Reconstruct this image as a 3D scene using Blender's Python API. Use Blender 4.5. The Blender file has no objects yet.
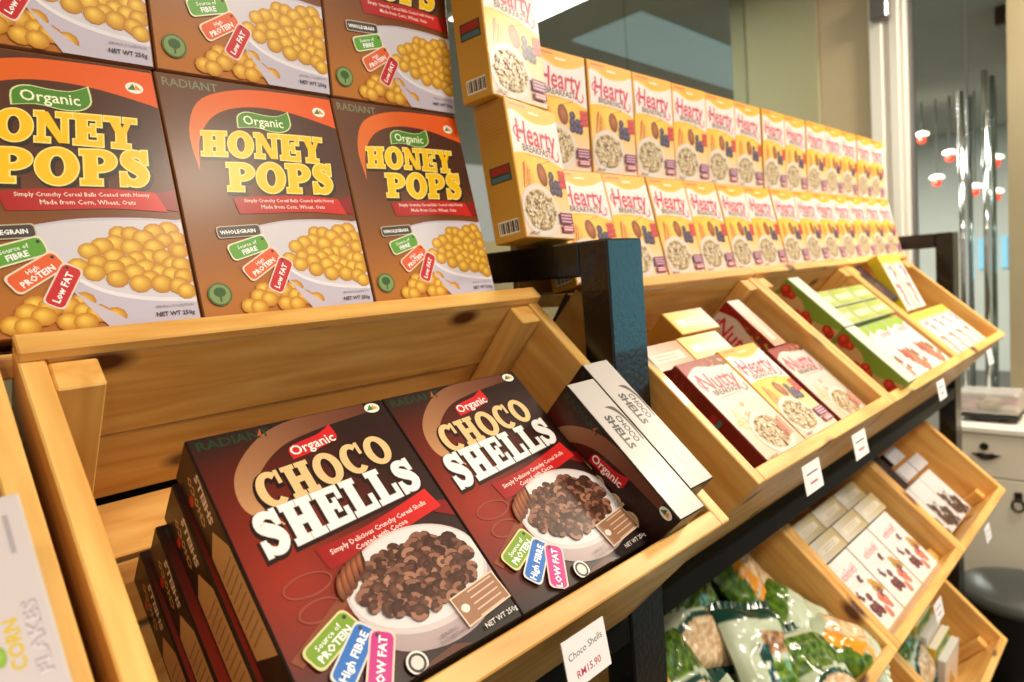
import bpy, bmesh, math, random
from mathutils import Vector, Matrix, noise
random.seed(7)
R = math.radians
SC = bpy.context.scene
COL = SC.collection
CZ = 1.5                                   # camera height above the floor

# ------------------------------------------------------------------ camera
def cam_axes(yaw, pitch, roll):
    f = Vector((math.cos(pitch)*math.cos(yaw), math.cos(pitch)*math.sin(yaw), math.sin(pitch)))
    r = f.cross(Vector((0, 0, 1))).normalized()
    d = f.cross(r)
    return math.cos(roll)*r + math.sin(roll)*d, -math.sin(roll)*r + math.cos(roll)*d, f
cr, cd, cf = cam_axes(R(45.57), R(-5.19), R(4.56))
cam = bpy.data.cameras.new('camera')
cam.sensor_width = 36.0
cam.lens = 661.9/1024*36.0
cam.clip_start = .02
cam.dof.use_dof = True
cam.dof.focus_distance = .64
cam.dof.aperture_fstop = 5.2
camo = bpy.data.objects.new('camera', cam)
COL.objects.link(camo)
camo.matrix_world = Matrix(((cr.x, -cd.x, -cf.x, 0), (cr.y, -cd.y, -cf.y, 0), (cr.z, -cd.z, -cf.z, CZ), (0, 0, 0, 1)))
SC.camera = camo

# ------------------------------------------------------------------ world, exposure
w = bpy.data.worlds.new('world'); SC.world = w; w.use_nodes = True
w.node_tree.nodes['Background'].inputs[0].default_value = (1.0, .92, .80, 1)
w.node_tree.nodes['Background'].inputs[1].default_value = .5
SC.view_settings.view_transform = 'Standard'
SC.view_settings.look = 'None'
SC.view_settings.gamma = 1.0
SC.view_settings.use_curve_mapping = False
SC.view_settings.exposure = 0.1
LAMPS = [(2.6, -.42, 48), (1.0, -.95, 40), (-.45, -.95, 17), (2.95, .0, 16)]   # ceiling lamps x, y, watts

# ------------------------------------------------------------------ helpers
def lin(c):
    r = []
    for v in c[:3]:
        v = v/255.0
        r.append(v/12.92 if v <= .04045 else ((v+.055)/1.055)**2.4)
    return (r[0], r[1], r[2], 1.0)
def mixc(a, b, t): return tuple(a[i]+(b[i]-a[i])*t for i in range(3))
def tag(o, label=None, cat=None, group=None, kind=None):
    if label: o['label'] = label
    if cat: o['category'] = cat
    if group: o['group'] = group
    if kind: o['kind'] = kind
    return o
def link(name, mesh, parent=None, mw=None):
    o = bpy.data.objects.new(name, mesh); COL.objects.link(o)
    if parent is not None: o.parent = parent
    if mw is not None:
        if parent is not None: o.matrix_local = mw
        else: o.matrix_world = mw
    return o
def empty(name, mw=None):
    o = bpy.data.objects.new(name, None); COL.objects.link(o); o.empty_display_size = .02
    if mw is not None: o.matrix_world = mw
    return o
def basis(o, x, y, z):
    return Matrix(((x[0], y[0], z[0], o[0]), (x[1], y[1], z[1], o[1]), (x[2], y[2], z[2], o[2]), (0, 0, 0, 1)))
def T(x, y, z): return Matrix.Translation((x, y, z))
EX, EY, EZ = Vector((1, 0, 0)), Vector((0, 1, 0)), Vector((0, 0, 1))
def bm_mesh(name, bm, mats, smooth=False):
    me = bpy.data.meshes.new(name)
    bm.normal_update(); bm.to_mesh(me); bm.free()
    for m in (mats if isinstance(mats, (list, tuple)) else [mats]): me.materials.append(m)
    if smooth:
        for p in me.polygons: p.use_smooth = True
    return me
def bm_box(bm, x0, x1, y0, y1, z0, z1, bev=0, mi=0, seg=1):
    g = bmesh.ops.create_cube(bm, size=1)['verts']
    bmesh.ops.scale(bm, vec=(x1-x0, y1-y0, z1-z0), verts=g)
    bmesh.ops.translate(bm, vec=((x0+x1)/2, (y0+y1)/2, (z0+z1)/2), verts=g)
    fs = set(f for v in g for f in v.link_faces)
    for f in fs: f.material_index = mi
    if bev:
        es = list(set(e for v in g for e in v.link_edges))
        bmesh.ops.bevel(bm, geom=es, offset=bev, segments=seg, affect='EDGES', profile=.5)
def box_mesh(name, dx, dy, dz, mat, bev=.0015):
    bm = bmesh.new(); bm_box(bm, -dx/2, dx/2, -dy/2, dy/2, -dz/2, dz/2, bev)
    return bm_mesh(name, bm, mat)
def bm_tube(bm, pts, r, n=12, cap=True):
    pts = [Vector(p) for p in pts]; rings = []
    for i, p in enumerate(pts):
        t = (pts[min(i+1, len(pts)-1)]-pts[max(i-1, 0)]).normalized()
        a = t.orthogonal().normalized() if i == 0 else (rings_a - t*rings_a.dot(t)).normalized()
        rings_a = a; b = t.cross(a)
        rr = r[i] if isinstance(r, (list, tuple)) else r
        rings.append([bm.verts.new(p+rr*(math.cos(2*math.pi*k/n)*a+math.sin(2*math.pi*k/n)*b)) for k in range(n)])
    for i in range(len(rings)-1):
        for k in range(n):
            bm.faces.new((rings[i][k], rings[i][(k+1) % n], rings[i+1][(k+1) % n], rings[i+1][k]))
    if cap:
        bm.faces.new(rings[0][::-1]); bm.faces.new(rings[-1])
def bm_lathe(bm, prof, n=24, sx=1, sy=1):
    rings = []
    for r, z in prof:
        rings.append([bm.verts.new((r*sx*math.cos(2*math.pi*k/n), r*sy*math.sin(2*math.pi*k/n), z)) for k in range(n)])
    for i in range(len(rings)-1):
        for k in range(n):
            bm.faces.new((rings[i][k], rings[i][(k+1) % n], rings[i+1][(k+1) % n], rings[i+1][k]))
    bm.faces.new(rings[0][::-1]); bm.faces.new(rings[-1])

# ------------------------------------------------------------------ materials
def mat(name, col=(128, 128, 128), rough=.5, metal=0, coat=0, emit=None, es=1, spec=.5):
    m = bpy.data.materials.new(name); m.use_nodes = True
    b = m.node_tree.nodes['Principled BSDF']
    b.inputs['Base Color'].default_value = lin(col)
    b.inputs['Roughness'].default_value = rough; b.inputs['Metallic'].default_value = metal
    b.inputs['Coat Weight'].default_value = coat; b.inputs['Specular IOR Level'].default_value = spec
    if emit:
        b.inputs['Emission Color'].default_value = lin(emit); b.inputs['Emission Strength'].default_value = es
    return m
def bsdf(m): return m.node_tree.nodes['Principled BSDF']
def add_noise(m, c0, c1, scale=8, rough_var=None, bump=0, stretch=(1, 1, 1), detail=4):
    nt = m.node_tree; N = nt.nodes; L = nt.links
    tc = N.new('ShaderNodeTexCoord'); mp = N.new('ShaderNodeMapping'); mp.inputs['Scale'].default_value = stretch
    no = N.new('ShaderNodeTexNoise'); no.inputs['Scale'].default_value = scale; no.inputs['Detail'].default_value = detail
    ra = N.new('ShaderNodeValToRGB')
    ra.color_ramp.elements[0].color = lin(c0); ra.color_ramp.elements[1].color = lin(c1)
    ra.color_ramp.elements[0].position = .3; ra.color_ramp.elements[1].position = .7
    L.new(tc.outputs['Object'], mp.inputs['Vector']); L.new(mp.outputs['Vector'], no.inputs['Vector'])
    L.new(no.outputs['Fac'], ra.inputs['Fac']); L.new(ra.outputs['Color'], bsdf(m).inputs['Base Color'])
    if bump:
        bp = N.new('ShaderNodeBump'); bp.inputs['Strength'].default_value = bump; bp.inputs['Distance'].default_value = .002
        L.new(no.outputs['Fac'], bp.inputs['Height']); L.new(bp.outputs['Normal'], bsdf(m).inputs['Normal'])
    return m
def pine(name, light, dark, knot):
    m = mat(name, light, .42, coat=.15)
    nt = m.node_tree; N = nt.nodes; L = nt.links; B = bsdf(m)
    tc = N.new('ShaderNodeTexCoord'); oi = N.new('ShaderNodeObjectInfo')
    mu = N.new('ShaderNodeVectorMath'); mu.operation = 'SCALE'; mu.inputs[0].default_value = (7.3, 3.1, 5.7)
    L.new(oi.outputs['Random'], mu.inputs['Scale'])
    ad = N.new('ShaderNodeVectorMath'); ad.operation = 'ADD'
    L.new(tc.outputs['Object'], ad.inputs[0]); L.new(mu.outputs[0], ad.inputs[1])
    mp = N.new('ShaderNodeMapping'); mp.inputs['Scale'].default_value = (1.6, 14, 14); L.new(ad.outputs[0], mp.inputs['Vector'])
    # knots: sparse voronoi cells, elongated along the grain
    sp = N.new('ShaderNodeSeparateXYZ'); L.new(ad.outputs[0], sp.inputs[0])
    yz = N.new('ShaderNodeMath'); yz.operation = 'ADD'; L.new(sp.outputs[1], yz.inputs[0]); L.new(sp.outputs[2], yz.inputs[1])
    cb = N.new('ShaderNodeCombineXYZ'); L.new(sp.outputs[0], cb.inputs[0]); L.new(yz.outputs[0], cb.inputs[1])
    mk = N.new('ShaderNodeMapping'); mk.inputs['Scale'].default_value = (5.2, 9.5, 1); L.new(cb.outputs[0], mk.inputs['Vector'])
    vo = N.new('ShaderNodeTexVoronoi'); vo.voronoi_dimensions = '2D'; vo.inputs['Scale'].default_value = 1.0; L.new(mk.outputs[0], vo.inputs['Vector'])
    kr = N.new('ShaderNodeValToRGB'); kr.color_ramp.elements[0].position = .07; kr.color_ramp.elements[1].position = .16
    kr.color_ramp.elements[0].color = (1, 1, 1, 1); kr.color_ramp.elements[1].color = (0, 0, 0, 1)
    L.new(vo.outputs['Distance'], kr.inputs['Fac'])
    sel = N.new('ShaderNodeSeparateColor'); L.new(vo.outputs['Color'], sel.inputs[0])
    gt = N.new('ShaderNodeMath'); gt.operation = 'GREATER_THAN'; gt.inputs[1].default_value = .62; L.new(sel.outputs[0], gt.inputs[0])
    km = N.new('ShaderNodeMath'); km.operation = 'MULTIPLY'; L.new(kr.outputs['Color'], km.inputs[0]); L.new(gt.outputs[0], km.inputs[1])
    no = N.new('ShaderNodeTexNoise'); no.inputs['Scale'].default_value = 1.6; no.inputs['Detail'].default_value = 2; L.new(mp.outputs[0], no.inputs['Vector'])
    wa = N.new('ShaderNodeMath'); wa.operation = 'MULTIPLY'; wa.inputs[1].default_value = 7.0; L.new(no.outputs['Fac'], wa.inputs[0])
    fr = N.new('ShaderNodeMath'); fr.operation = 'PINGPONG'; fr.inputs[1].default_value = 1.0; L.new(wa.outputs[0], fr.inputs[0])
    fine = N.new('ShaderNodeTexNoise'); fine.inputs['Scale'].default_value = 9; fine.inputs['Detail'].default_value = 5
    L.new(mp.outputs[0], fine.inputs['Vector'])
    sm = N.new('ShaderNodeMath'); sm.operation = 'MULTIPLY_ADD'; sm.inputs[1].default_value = .55; sm.inputs[2].default_value = 0
    L.new(fr.outputs[0], sm.inputs[0])
    sm2 = N.new('ShaderNodeMath'); sm2.operation = 'MULTIPLY_ADD'; sm2.inputs[1].default_value = .6
    L.new(fine.outputs['Fac'], sm2.inputs[0]); L.new(sm.outputs[0], sm2.inputs[2])
    ra = N.new('ShaderNodeValToRGB'); ra.color_ramp.elements[0].color = lin(light); ra.color_ramp.elements[1].color = lin(dark)
    ra.color_ramp.elements[0].position = .2; ra.color_ramp.elements[1].position = .95
    L.new(sm2.outputs[0], ra.inputs['Fac'])
    mx = N.new('ShaderNodeMix'); mx.data_type = 'RGBA'; mx.inputs[7].default_value = lin(knot)
    L.new(km.outputs[0], mx.inputs[0]); L.new(ra.outputs['Color'], mx.inputs[6])
    hs = N.new('ShaderNodeHueSaturation'); L.new(mx.outputs[2], hs.inputs['Color'])
    mr = N.new('ShaderNodeMapRange'); mr.inputs[3].default_value = .86; mr.inputs[4].default_value = 1.1
    L.new(oi.outputs['Random'], mr.inputs[0]); L.new(mr.outputs[0], hs.inputs['Value'])
    L.new(hs.outputs['Color'], B.inputs['Base Color'])
    bp = N.new('ShaderNodeBump'); bp.inputs['Strength'].default_value = .12; bp.inputs['Distance'].default_value = .001
    L.new(fine.outputs['Fac'], bp.inputs['Height']); L.new(bp.outputs['Normal'], B.inputs['Normal'])
    return m
def print_mat(name, rough=.3, coat=.25, bump=.0):
    m = mat(name, rough=rough, coat=coat, spec=.22)
    nt = m.node_tree; at = nt.nodes.new('ShaderNodeAttribute'); at.attribute_name = 'Col'
    bsdf(m).inputs['Coat Roughness'].default_value = .22
    nt.links.new(at.outputs['Color'], bsdf(m).inputs['Base Color'])
    if bump:
        tc = nt.nodes.new('ShaderNodeTexCoord'); no = nt.nodes.new('ShaderNodeTexNoise'); no.inputs['Scale'].default_value = 22
        bp = nt.nodes.new('ShaderNodeBump'); bp.inputs['Strength'].default_value = bump; bp.inputs['Distance'].default_value = .004
        nt.links.new(tc.outputs['Object'], no.inputs['Vector']); nt.links.new(no.outputs['Fac'], bp.inputs['Height'])
        nt.links.new(bp.outputs['Normal'], bsdf(m).inputs['Normal'])
    return m
M_PINE = pine('pine', (238, 192, 112), (212, 152, 74), (88, 44, 18))
M_PRINT = print_mat('printed_card', .42, .16, .10)
M_PAPER = print_mat('tag_card', .6, 0)
M_BAG = print_mat('bag_film', .16, .6, .5)
M_BLACK = add_noise(mat('black_paint', (8, 8, 9), .3, coat=.25, spec=.4), (5, 5, 6), (10, 10, 11), 160, bump=.5)
M_RAIL = mat('black_satin_paint', (9, 9, 9), .5, spec=.15)
M_WALL_G = add_noise(mat('green_beige_paint', rough=.7), (168, 163, 126), (174, 169, 132), 3)
M_WALL_B = add_noise(mat('beige_paint', rough=.7), (186, 166, 132), (192, 172, 138), 3)
M_GREY = add_noise(mat('grey_ceiling_paint', rough=.8), (176, 174, 160), (184, 182, 168), 4)
M_TEAL = mat('pale_blue_panel', (212, 232, 232), .6, emit=(190, 222, 226), es=.16)  # faint emission put into the panel colour to brighten it
M_FLOOR = add_noise(mat('floor_tile', rough=.35), (62, 54, 45), (74, 64, 54), 6)
M_WHITE = mat('white_enamel', (232, 228, 220), .35)
M_WHITE2 = add_noise(mat('cream_lacquer', rough=.4), (226, 218, 200), (232, 225, 208), 5)
M_CHROME = mat('chrome', (215, 222, 224), .12, 1)
M_STEEL = mat('grey_metal', (150, 148, 150), .3, .8)
M_BRONZE = mat('bronze', (52, 44, 38), .4, .6)
M_BIN = mat('bin_plastic', (58, 62, 60), .4)
M_BINB = mat('bin_body_plastic', (22, 24, 25), .45)
M_BROWN = add_noise(mat('dark_brown_wood', rough=.5), (58, 36, 22), (74, 46, 28), 20, stretch=(1, 8, 8))
def glass(name, tint=(235, 240, 238), mixf=.12, rough=.02):
    m = bpy.data.materials.new(name); m.use_nodes = True; nt = m.node_tree; N = nt.nodes
    N.remove(N['Principled BSDF'])
    tr = N.new('ShaderNodeBsdfTransparent'); tr.inputs[0].default_value = lin(tint)
    gl = N.new('ShaderNodeBsdfGlossy'); gl.inputs['Roughness'].default_value = rough
    mx = N.new('ShaderNodeMixShader'); mx.inputs[0].default_value = mixf
    nt.links.new(tr.outputs[0], mx.inputs[1]); nt.links.new(gl.outputs[0], mx.inputs[2])
    nt.links.new(mx.outputs[0], N['Material Output'].inputs['Surface'])
    return m
M_GLASS = glass('window_glass', mixf=.012)
M_CLEAR = glass('clear_plastic', (238, 238, 236), .30, .2)
_n = M_CLEAR.node_tree; _d = _n.nodes.new('ShaderNodeBsdfDiffuse'); _d.inputs[0].default_value = lin((226, 224, 220))
_m = _n.nodes.new('ShaderNodeMixShader'); _m.inputs[0].default_value = .32
_n.links.new(_n.nodes['Material Output'].inputs['Surface'].links[0].from_socket, _m.inputs[1]); _n.links.new(_d.outputs[0], _m.inputs[2])
_n.links.new(_m.outputs[0], _n.nodes['Material Output'].inputs['Surface'])

# ------------------------------------------------------------------ printed artwork: flat coloured shapes on a panel
_glyphs = {}
def font_mesh(body, bold=0.0, res=2):
    k = (body, bold, res)
    if k in _glyphs: return _glyphs[k]
    cu = bpy.data.curves.new('lettering', 'FONT'); cu.body = body; cu.resolution_u = res; cu.offset = bold; cu.size = 1
    o = bpy.data.objects.new('lettering', cu); COL.objects.link(o)
    dg = bpy.context.evaluated_depsgraph_get(); dg.update()
    me = bpy.data.meshes.new_from_object(o.evaluated_get(dg))
    vs = [(v.co.x, v.co.y) for v in me.vertices]; fs = [tuple(p.vertices) for p in me.polygons]
    # keep faces counter-clockwise
    out = []
    for f in fs:
        a = 0
        for i in range(len(f)):
            x0, y0 = vs[f[i]]; x1, y1 = vs[f[(i+1) % len(f)]]; a += x0*y1-x1*y0
        out.append(f if a > 0 else f[::-1])
    bpy.data.objects.remove(o); bpy.data.curves.remove(cu); bpy.data.meshes.remove(me)
    x0 = min(v[0] for v in vs); x1 = max(v[0] for v in vs)
    _glyphs[k] = (vs, out, x0, x1)
    return _glyphs[k]
def rct(a, b, c, d): return ('p', [(a, b), (c, b), (c, d), (a, d)])
SLAB = {
 'H': (1.0, [rct(.1, 0, .4, 1), rct(.6, 0, .9, 1), rct(.3, .41, .7, .6), rct(0, 0, .48, .15), rct(0, .85, .48, 1), rct(.52, 0, 1, .15), rct(.52, .85, 1, 1)]),
 'O': (1.04, [('r', .52, .5, .52, .53, .21, .34, 0, 360)]),
 'N': (1.06, [rct(.1, 0, .27, .95), rct(.78, .05, .95, 1), ('p', [(.03, 1), (.38, 1), (.95, 0), (.68, 0)]), rct(0, 0, .42, .15), rct(.62, .85, 1.08, 1), rct(0, .85, .25, 1)]),
 'E': (.92, [rct(.1, 0, .4, 1), rct(0, .85, .86, 1), rct(.72, .64, .86, 1), rct(0, 0, .9, .15), rct(.75, 0, .9, .38), rct(.35, .43, .6, .58), rct(.54, .32, .66, .69)]),
 'Y': (1.0, [('p', [(.06, 1), (.4, 1), (.66, .45), (.36, .4)]), ('p', [(.72, 1), (.92, 1), (.64, .4), (.44, .45)]), rct(.35, 0, .65, .48), rct(-.02, .86, .48, 1), rct(.6, .86, 1.02, 1), rct(.2, 0, .8, .15)]),
 'P': (.96, [rct(.1, 0, .41, 1), rct(0, 0, .54, .15), rct(0, .86, .3, 1), ('r', .48, .69, .46, .31, .17, .15, -90, 90), rct(.3, .84, .49, 1), rct(.3, .38, .49, .54)]),
 'S': (.84, [('s', [(.68, .70), (.63, .84), (.42, .92), (.23, .85), (.2, .70), (.36, .58), (.56, .46), (.66, .30), (.56, .14), (.38, .08), (.2, .15), (.12, .3)], [.14, .17, .17, .24, .29, .31, .31, .29, .24, .17, .17, .14]), rct(.63, .62, .78, 1), rct(.02, 0, .17, .38)]),
 'C': (.96, [('r', .5, .5, .5, .53, .2, .35, 48, 312), rct(.78, .58, .92, 1)]),
 'L': (.88, [rct(.1, 0, .4, 1), rct(0, .86, .5, 1), rct(0, 0, .86, .15), rct(.71, 0, .86, .42)]),
}
def offset_poly(p, e):
    n = len(p); out = []
    for i in range(n):
        a = Vector(p[i-1]); b = Vector(p[i]); c = Vector(p[(i+1) % n])
        d1 = (b-a).normalized(); d2 = (c-b).normalized()
        n1 = Vector((d1.y, -d1.x)); n2 = Vector((d2.y, -d2.x))
        k = (n1+n2); k = k/max(.35, (1+n1.dot(n2)))
        out.append(tuple(b+k*e))
    return out
class Art:
    def __init__(s): s.v = []; s.c = []; s.f = []; s.z = .0002; s.dz = 1.3e-5
    def up(s): s.z += s.dz
    def raw(s, vs, faces, cols):
        b = len(s.v)
        for p in vs: s.v.append((p[0], p[1], s.z))
        if isinstance(cols, list): s.c += [lin(c) for c in cols]
        else: s.c += [lin(cols)]*len(vs)
        s.f += [tuple(i+b for i in f) for f in faces]
    def poly(s, pts, col, up=True):
        if up: s.up()
        a = sum(pts[i-1][0]*pts[i][1]-pts[i][0]*pts[i-1][1] for i in range(len(pts)))
        if a < 0:
            pts = pts[::-1]
            if isinstance(col, list): col = col[::-1]
        s.raw(pts, [tuple(range(len(pts)))], col)
    def rect(s, x0, y0, x1, y1, col): s.poly([(x0, y0), (x1, y0), (x1, y1), (x0, y1)], col)
    def grid(s, x0, y0, x1, y1, fn, nx=8, ny=10):
        s.up(); vs = []; cs = []; fs = []
        for j in range(ny+1):
            for i in range(nx+1):
                u = i/nx; v = j/ny; vs.append((x0+(x1-x0)*u, y0+(y1-y0)*v)); cs.append(fn(u, v))
        for j in range(ny):
            for i in range(nx):
                a = j*(nx+1)+i; fs.append((a, a+1, a+nx+2, a+nx+1))
        s.raw(vs, fs, cs)
    def band(s, lo, hi, c0, c1=None):
        # strip between two curves given as equal-length point lists
        s.up(); n = len(lo); c1 = c1 or c0
        s.raw(list(lo)+list(hi), [(i, i+1, n+i+1, n+i) for i in range(n-1)],
              [mixc(c0, c1, i/(n-1)) for i in range(n)]*2)
    def disc(s, cx, cy, rx, ry, ce, cc=None, off=(0, 0), n=14, rot=0, a0=0, a1=360, up=True):
        if up: s.up()
        cc = cc or ce; vs = [(cx+off[0]*rx, cy+off[1]*ry)]; cs = [cc]
        full = a1-a0 >= 360; m = n if full else n+1
        for k in range(m):
            a = R(a0+(a1-a0)*k/n); x = rx*math.cos(a); y = ry*math.sin(a)
            vs.append((cx+x*math.cos(rot)-y*math.sin(rot), cy+x*math.sin(rot)+y*math.cos(rot))); cs.append(ce)
        fs = [(0, 1+k, 1+(k+1) % m) for k in range(n if full else n)]
        s.raw(vs, fs, cs)
    def ring(s, cx, cy, rx, ry, ix, iy, col, n=28, a0=0, a1=360, fn=None, up=True):
        if up: s.up()
        vs = []; fs = []
        for k in range(n+1):
            a = R(a0+(a1-a0)*k/n); c, d = math.cos(a), math.sin(a)
            vs += [(cx+rx*c, cy+ry*d), (cx+ix*c, cy+iy*d)]
        if fn: vs = [fn(*p) for p in vs]
        for k in range(n): fs.append((2*k+1, 2*k, 2*k+2, 2*k+3))
        s.raw(vs, fs, col)
    def text(s, body, x, y, size, col, bold=0, rot=0, sx=1, shear=0, align='l', res=2, wid=None):
        vs, fs, a, b = font_mesh(body, bold, res)
        if wid: sx = wid/((b-a)*size)
        ox = {'l': -a, 'c': -(a+b)/2, 'r': -b}[align]
        cr_, sr_ = math.cos(rot), math.sin(rot); out = []
        for p in vs:
            px = (p[0]+ox)*size*sx + p[1]*size*shear; py = p[1]*size
            out.append((x+px*cr_-py*sr_, y+px*sr_+py*cr_))
        s.up(); s.raw(out, fs, col)
    def slab(s, word, fn, e, col, gap=.06):
        # fn maps glyph space (x along word, y 0..1) to the panel; e widens the strokes (outlines)
        s.up(); x = 0
        for ch in word:
            wd, comps = SLAB[ch]
            for c in comps:
                s.z += 3e-6
                if c[0] == 'p':
                    p = offset_poly(c[1], e) if e else c[1]
                    s.raw([fn(x+q[0], q[1]) for q in p], [tuple(range(len(p)))], col)
                elif c[0] == 'r':
                    _, cx, cy, rx, ry, ix, iy, a0, a1 = c
                    d = 0 if a1-a0 >= 360 else math.degrees(e/rx)
                    s.ring(x+cx, cy, rx+e, ry+e, max(.03, ix-e), max(.03, iy-e), col, 30, a0-d, a1+d, fn, up=False)
                else:
                    _, pts, ws = c; L_, R_ = [], []
                    # smooth the spine
                    P = []; W = []
                    for i in range(len(pts)-1):
                        p0 = pts[max(i-1, 0)]; p1 = pts[i]; p2 = pts[i+1]; p3 = pts[min(i+2, len(pts)-1)]
                        for k in range(3):
                            t = k/3
                            P.append(tuple(.5*(2*p1[j]+(p2[j]-p0[j])*t+(2*p0[j]-5*p1[j]+4*p2[j]-p3[j])*t*t+(3*p1[j]-p0[j]-3*p2[j]+p3[j])*t**3) for j in (0, 1)))
                            W.append(ws[i]+(ws[i+1]-ws[i])*t)
                    P.append(pts[-1]); W.append(ws[-1])
                    for i in range(len(P)):
                        a = Vector(P[max(i-1, 0)]); b = Vector(P[min(i+1, len(P)-1)]); d = (b-a).normalized(); nn = Vector((-d.y, d.x))
                        h = W[i]/2+e; q = Vector(P[i])
                        L_.append(fn(x+q.x+nn.x*h, q.y+nn.y*h)); R_.append(fn(x+q.x-nn.x*h, q.y-nn.y*h))
                    n = len(P)
                    s.raw(R_+L_, [(i, i+1, n+i+1, n+i) for i in range(n-1)], col)
            x += wd+gap
        return x-gap
    def pill(s, cx, cy, L_, H_, rot, col, edge, l1, l2=None, tc=(250, 250, 250)):
        def shape(e):
            a, b, r = L_/2+e, H_/2+e, H_*.28; pts = []
            for sx, sy, a0 in ((1, -1, -90), (1, 1, 0), (-1, 1, 90), (-1, -1, 180)):
                for k in range(4):
                    an = R(a0+30*k); pts.append((sx*(a-r)+r*math.cos(an), sy*(b-r)+r*math.sin(an)))
            return [(cx+p[0]*math.cos(rot)-p[1]*math.sin(rot), cy+p[0]*math.sin(rot)+p[1]*math.cos(rot)) for p in pts]
        s.poly(shape(H_*.09), edge); s.poly(shape(0), col)
        hx, hy = L_*.43, H_*.25
        s.disc(cx+hx*math.cos(rot)-hy*math.sin(rot), cy+hx*math.sin(rot)+hy*math.cos(rot), H_*.1, H_*.1, (60, 55, 55), n=8)
        def at(dx, dy): return cx+dx*math.cos(rot)-dy*math.sin(rot), cy+dx*math.sin(rot)+dy*math.cos(rot)
        if l2:
            x, y = at(-L_*.02, H_*.08); s.text(l1, x, y, H_*.36, tc, .01, rot, align='c', res=1)
            x, y = at(-L_*.02, -H_*.36); s.text(l2, x, y, H_*.46, tc, .03, rot, align='c', res=1)
        else:
            x, y = at(-L_*.03, -H_*.2); s.text(l1, x, y, H_*.52, tc, .03, rot, align='c', res=1)
    def mesh(s, name, fn, m):
        me = bpy.data.meshes.new(name)
        me.from_pydata([fn(*p) for p in s.v], [], s.f)
        a = me.color_attributes.new('Col', 'FLOAT_COLOR', 'POINT')
        flat = [x for c in s.c for x in c]
        a.data.foreach_set('color', flat)
        me.materials.append(m); me.update()
        return me
def curve(pts, n=24):
    # Catmull-Rom through the points
    out = []; m = len(pts)-1
    for k in range(n+1):
        t = k/n*m; i = min(int(t), m-1); t -= i
        p0 = pts[max(i-1, 0)]; p1 = pts[i]; p2 = pts[i+1]; p3 = pts[min(i+2, m)]
        out.append(tuple(.5*(2*p1[j]+(p2[j]-p0[j])*t+(2*p0[j]-5*p1[j]+4*p2[j]-p3[j])*t*t+(3*p1[j]-p0[j]-3*p2[j]+p3[j])*t**3) for j in (0, 1)))
    return out
def sc(pts, w, h): return [(p[0]*w, p[1]*h) for p in pts]

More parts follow.
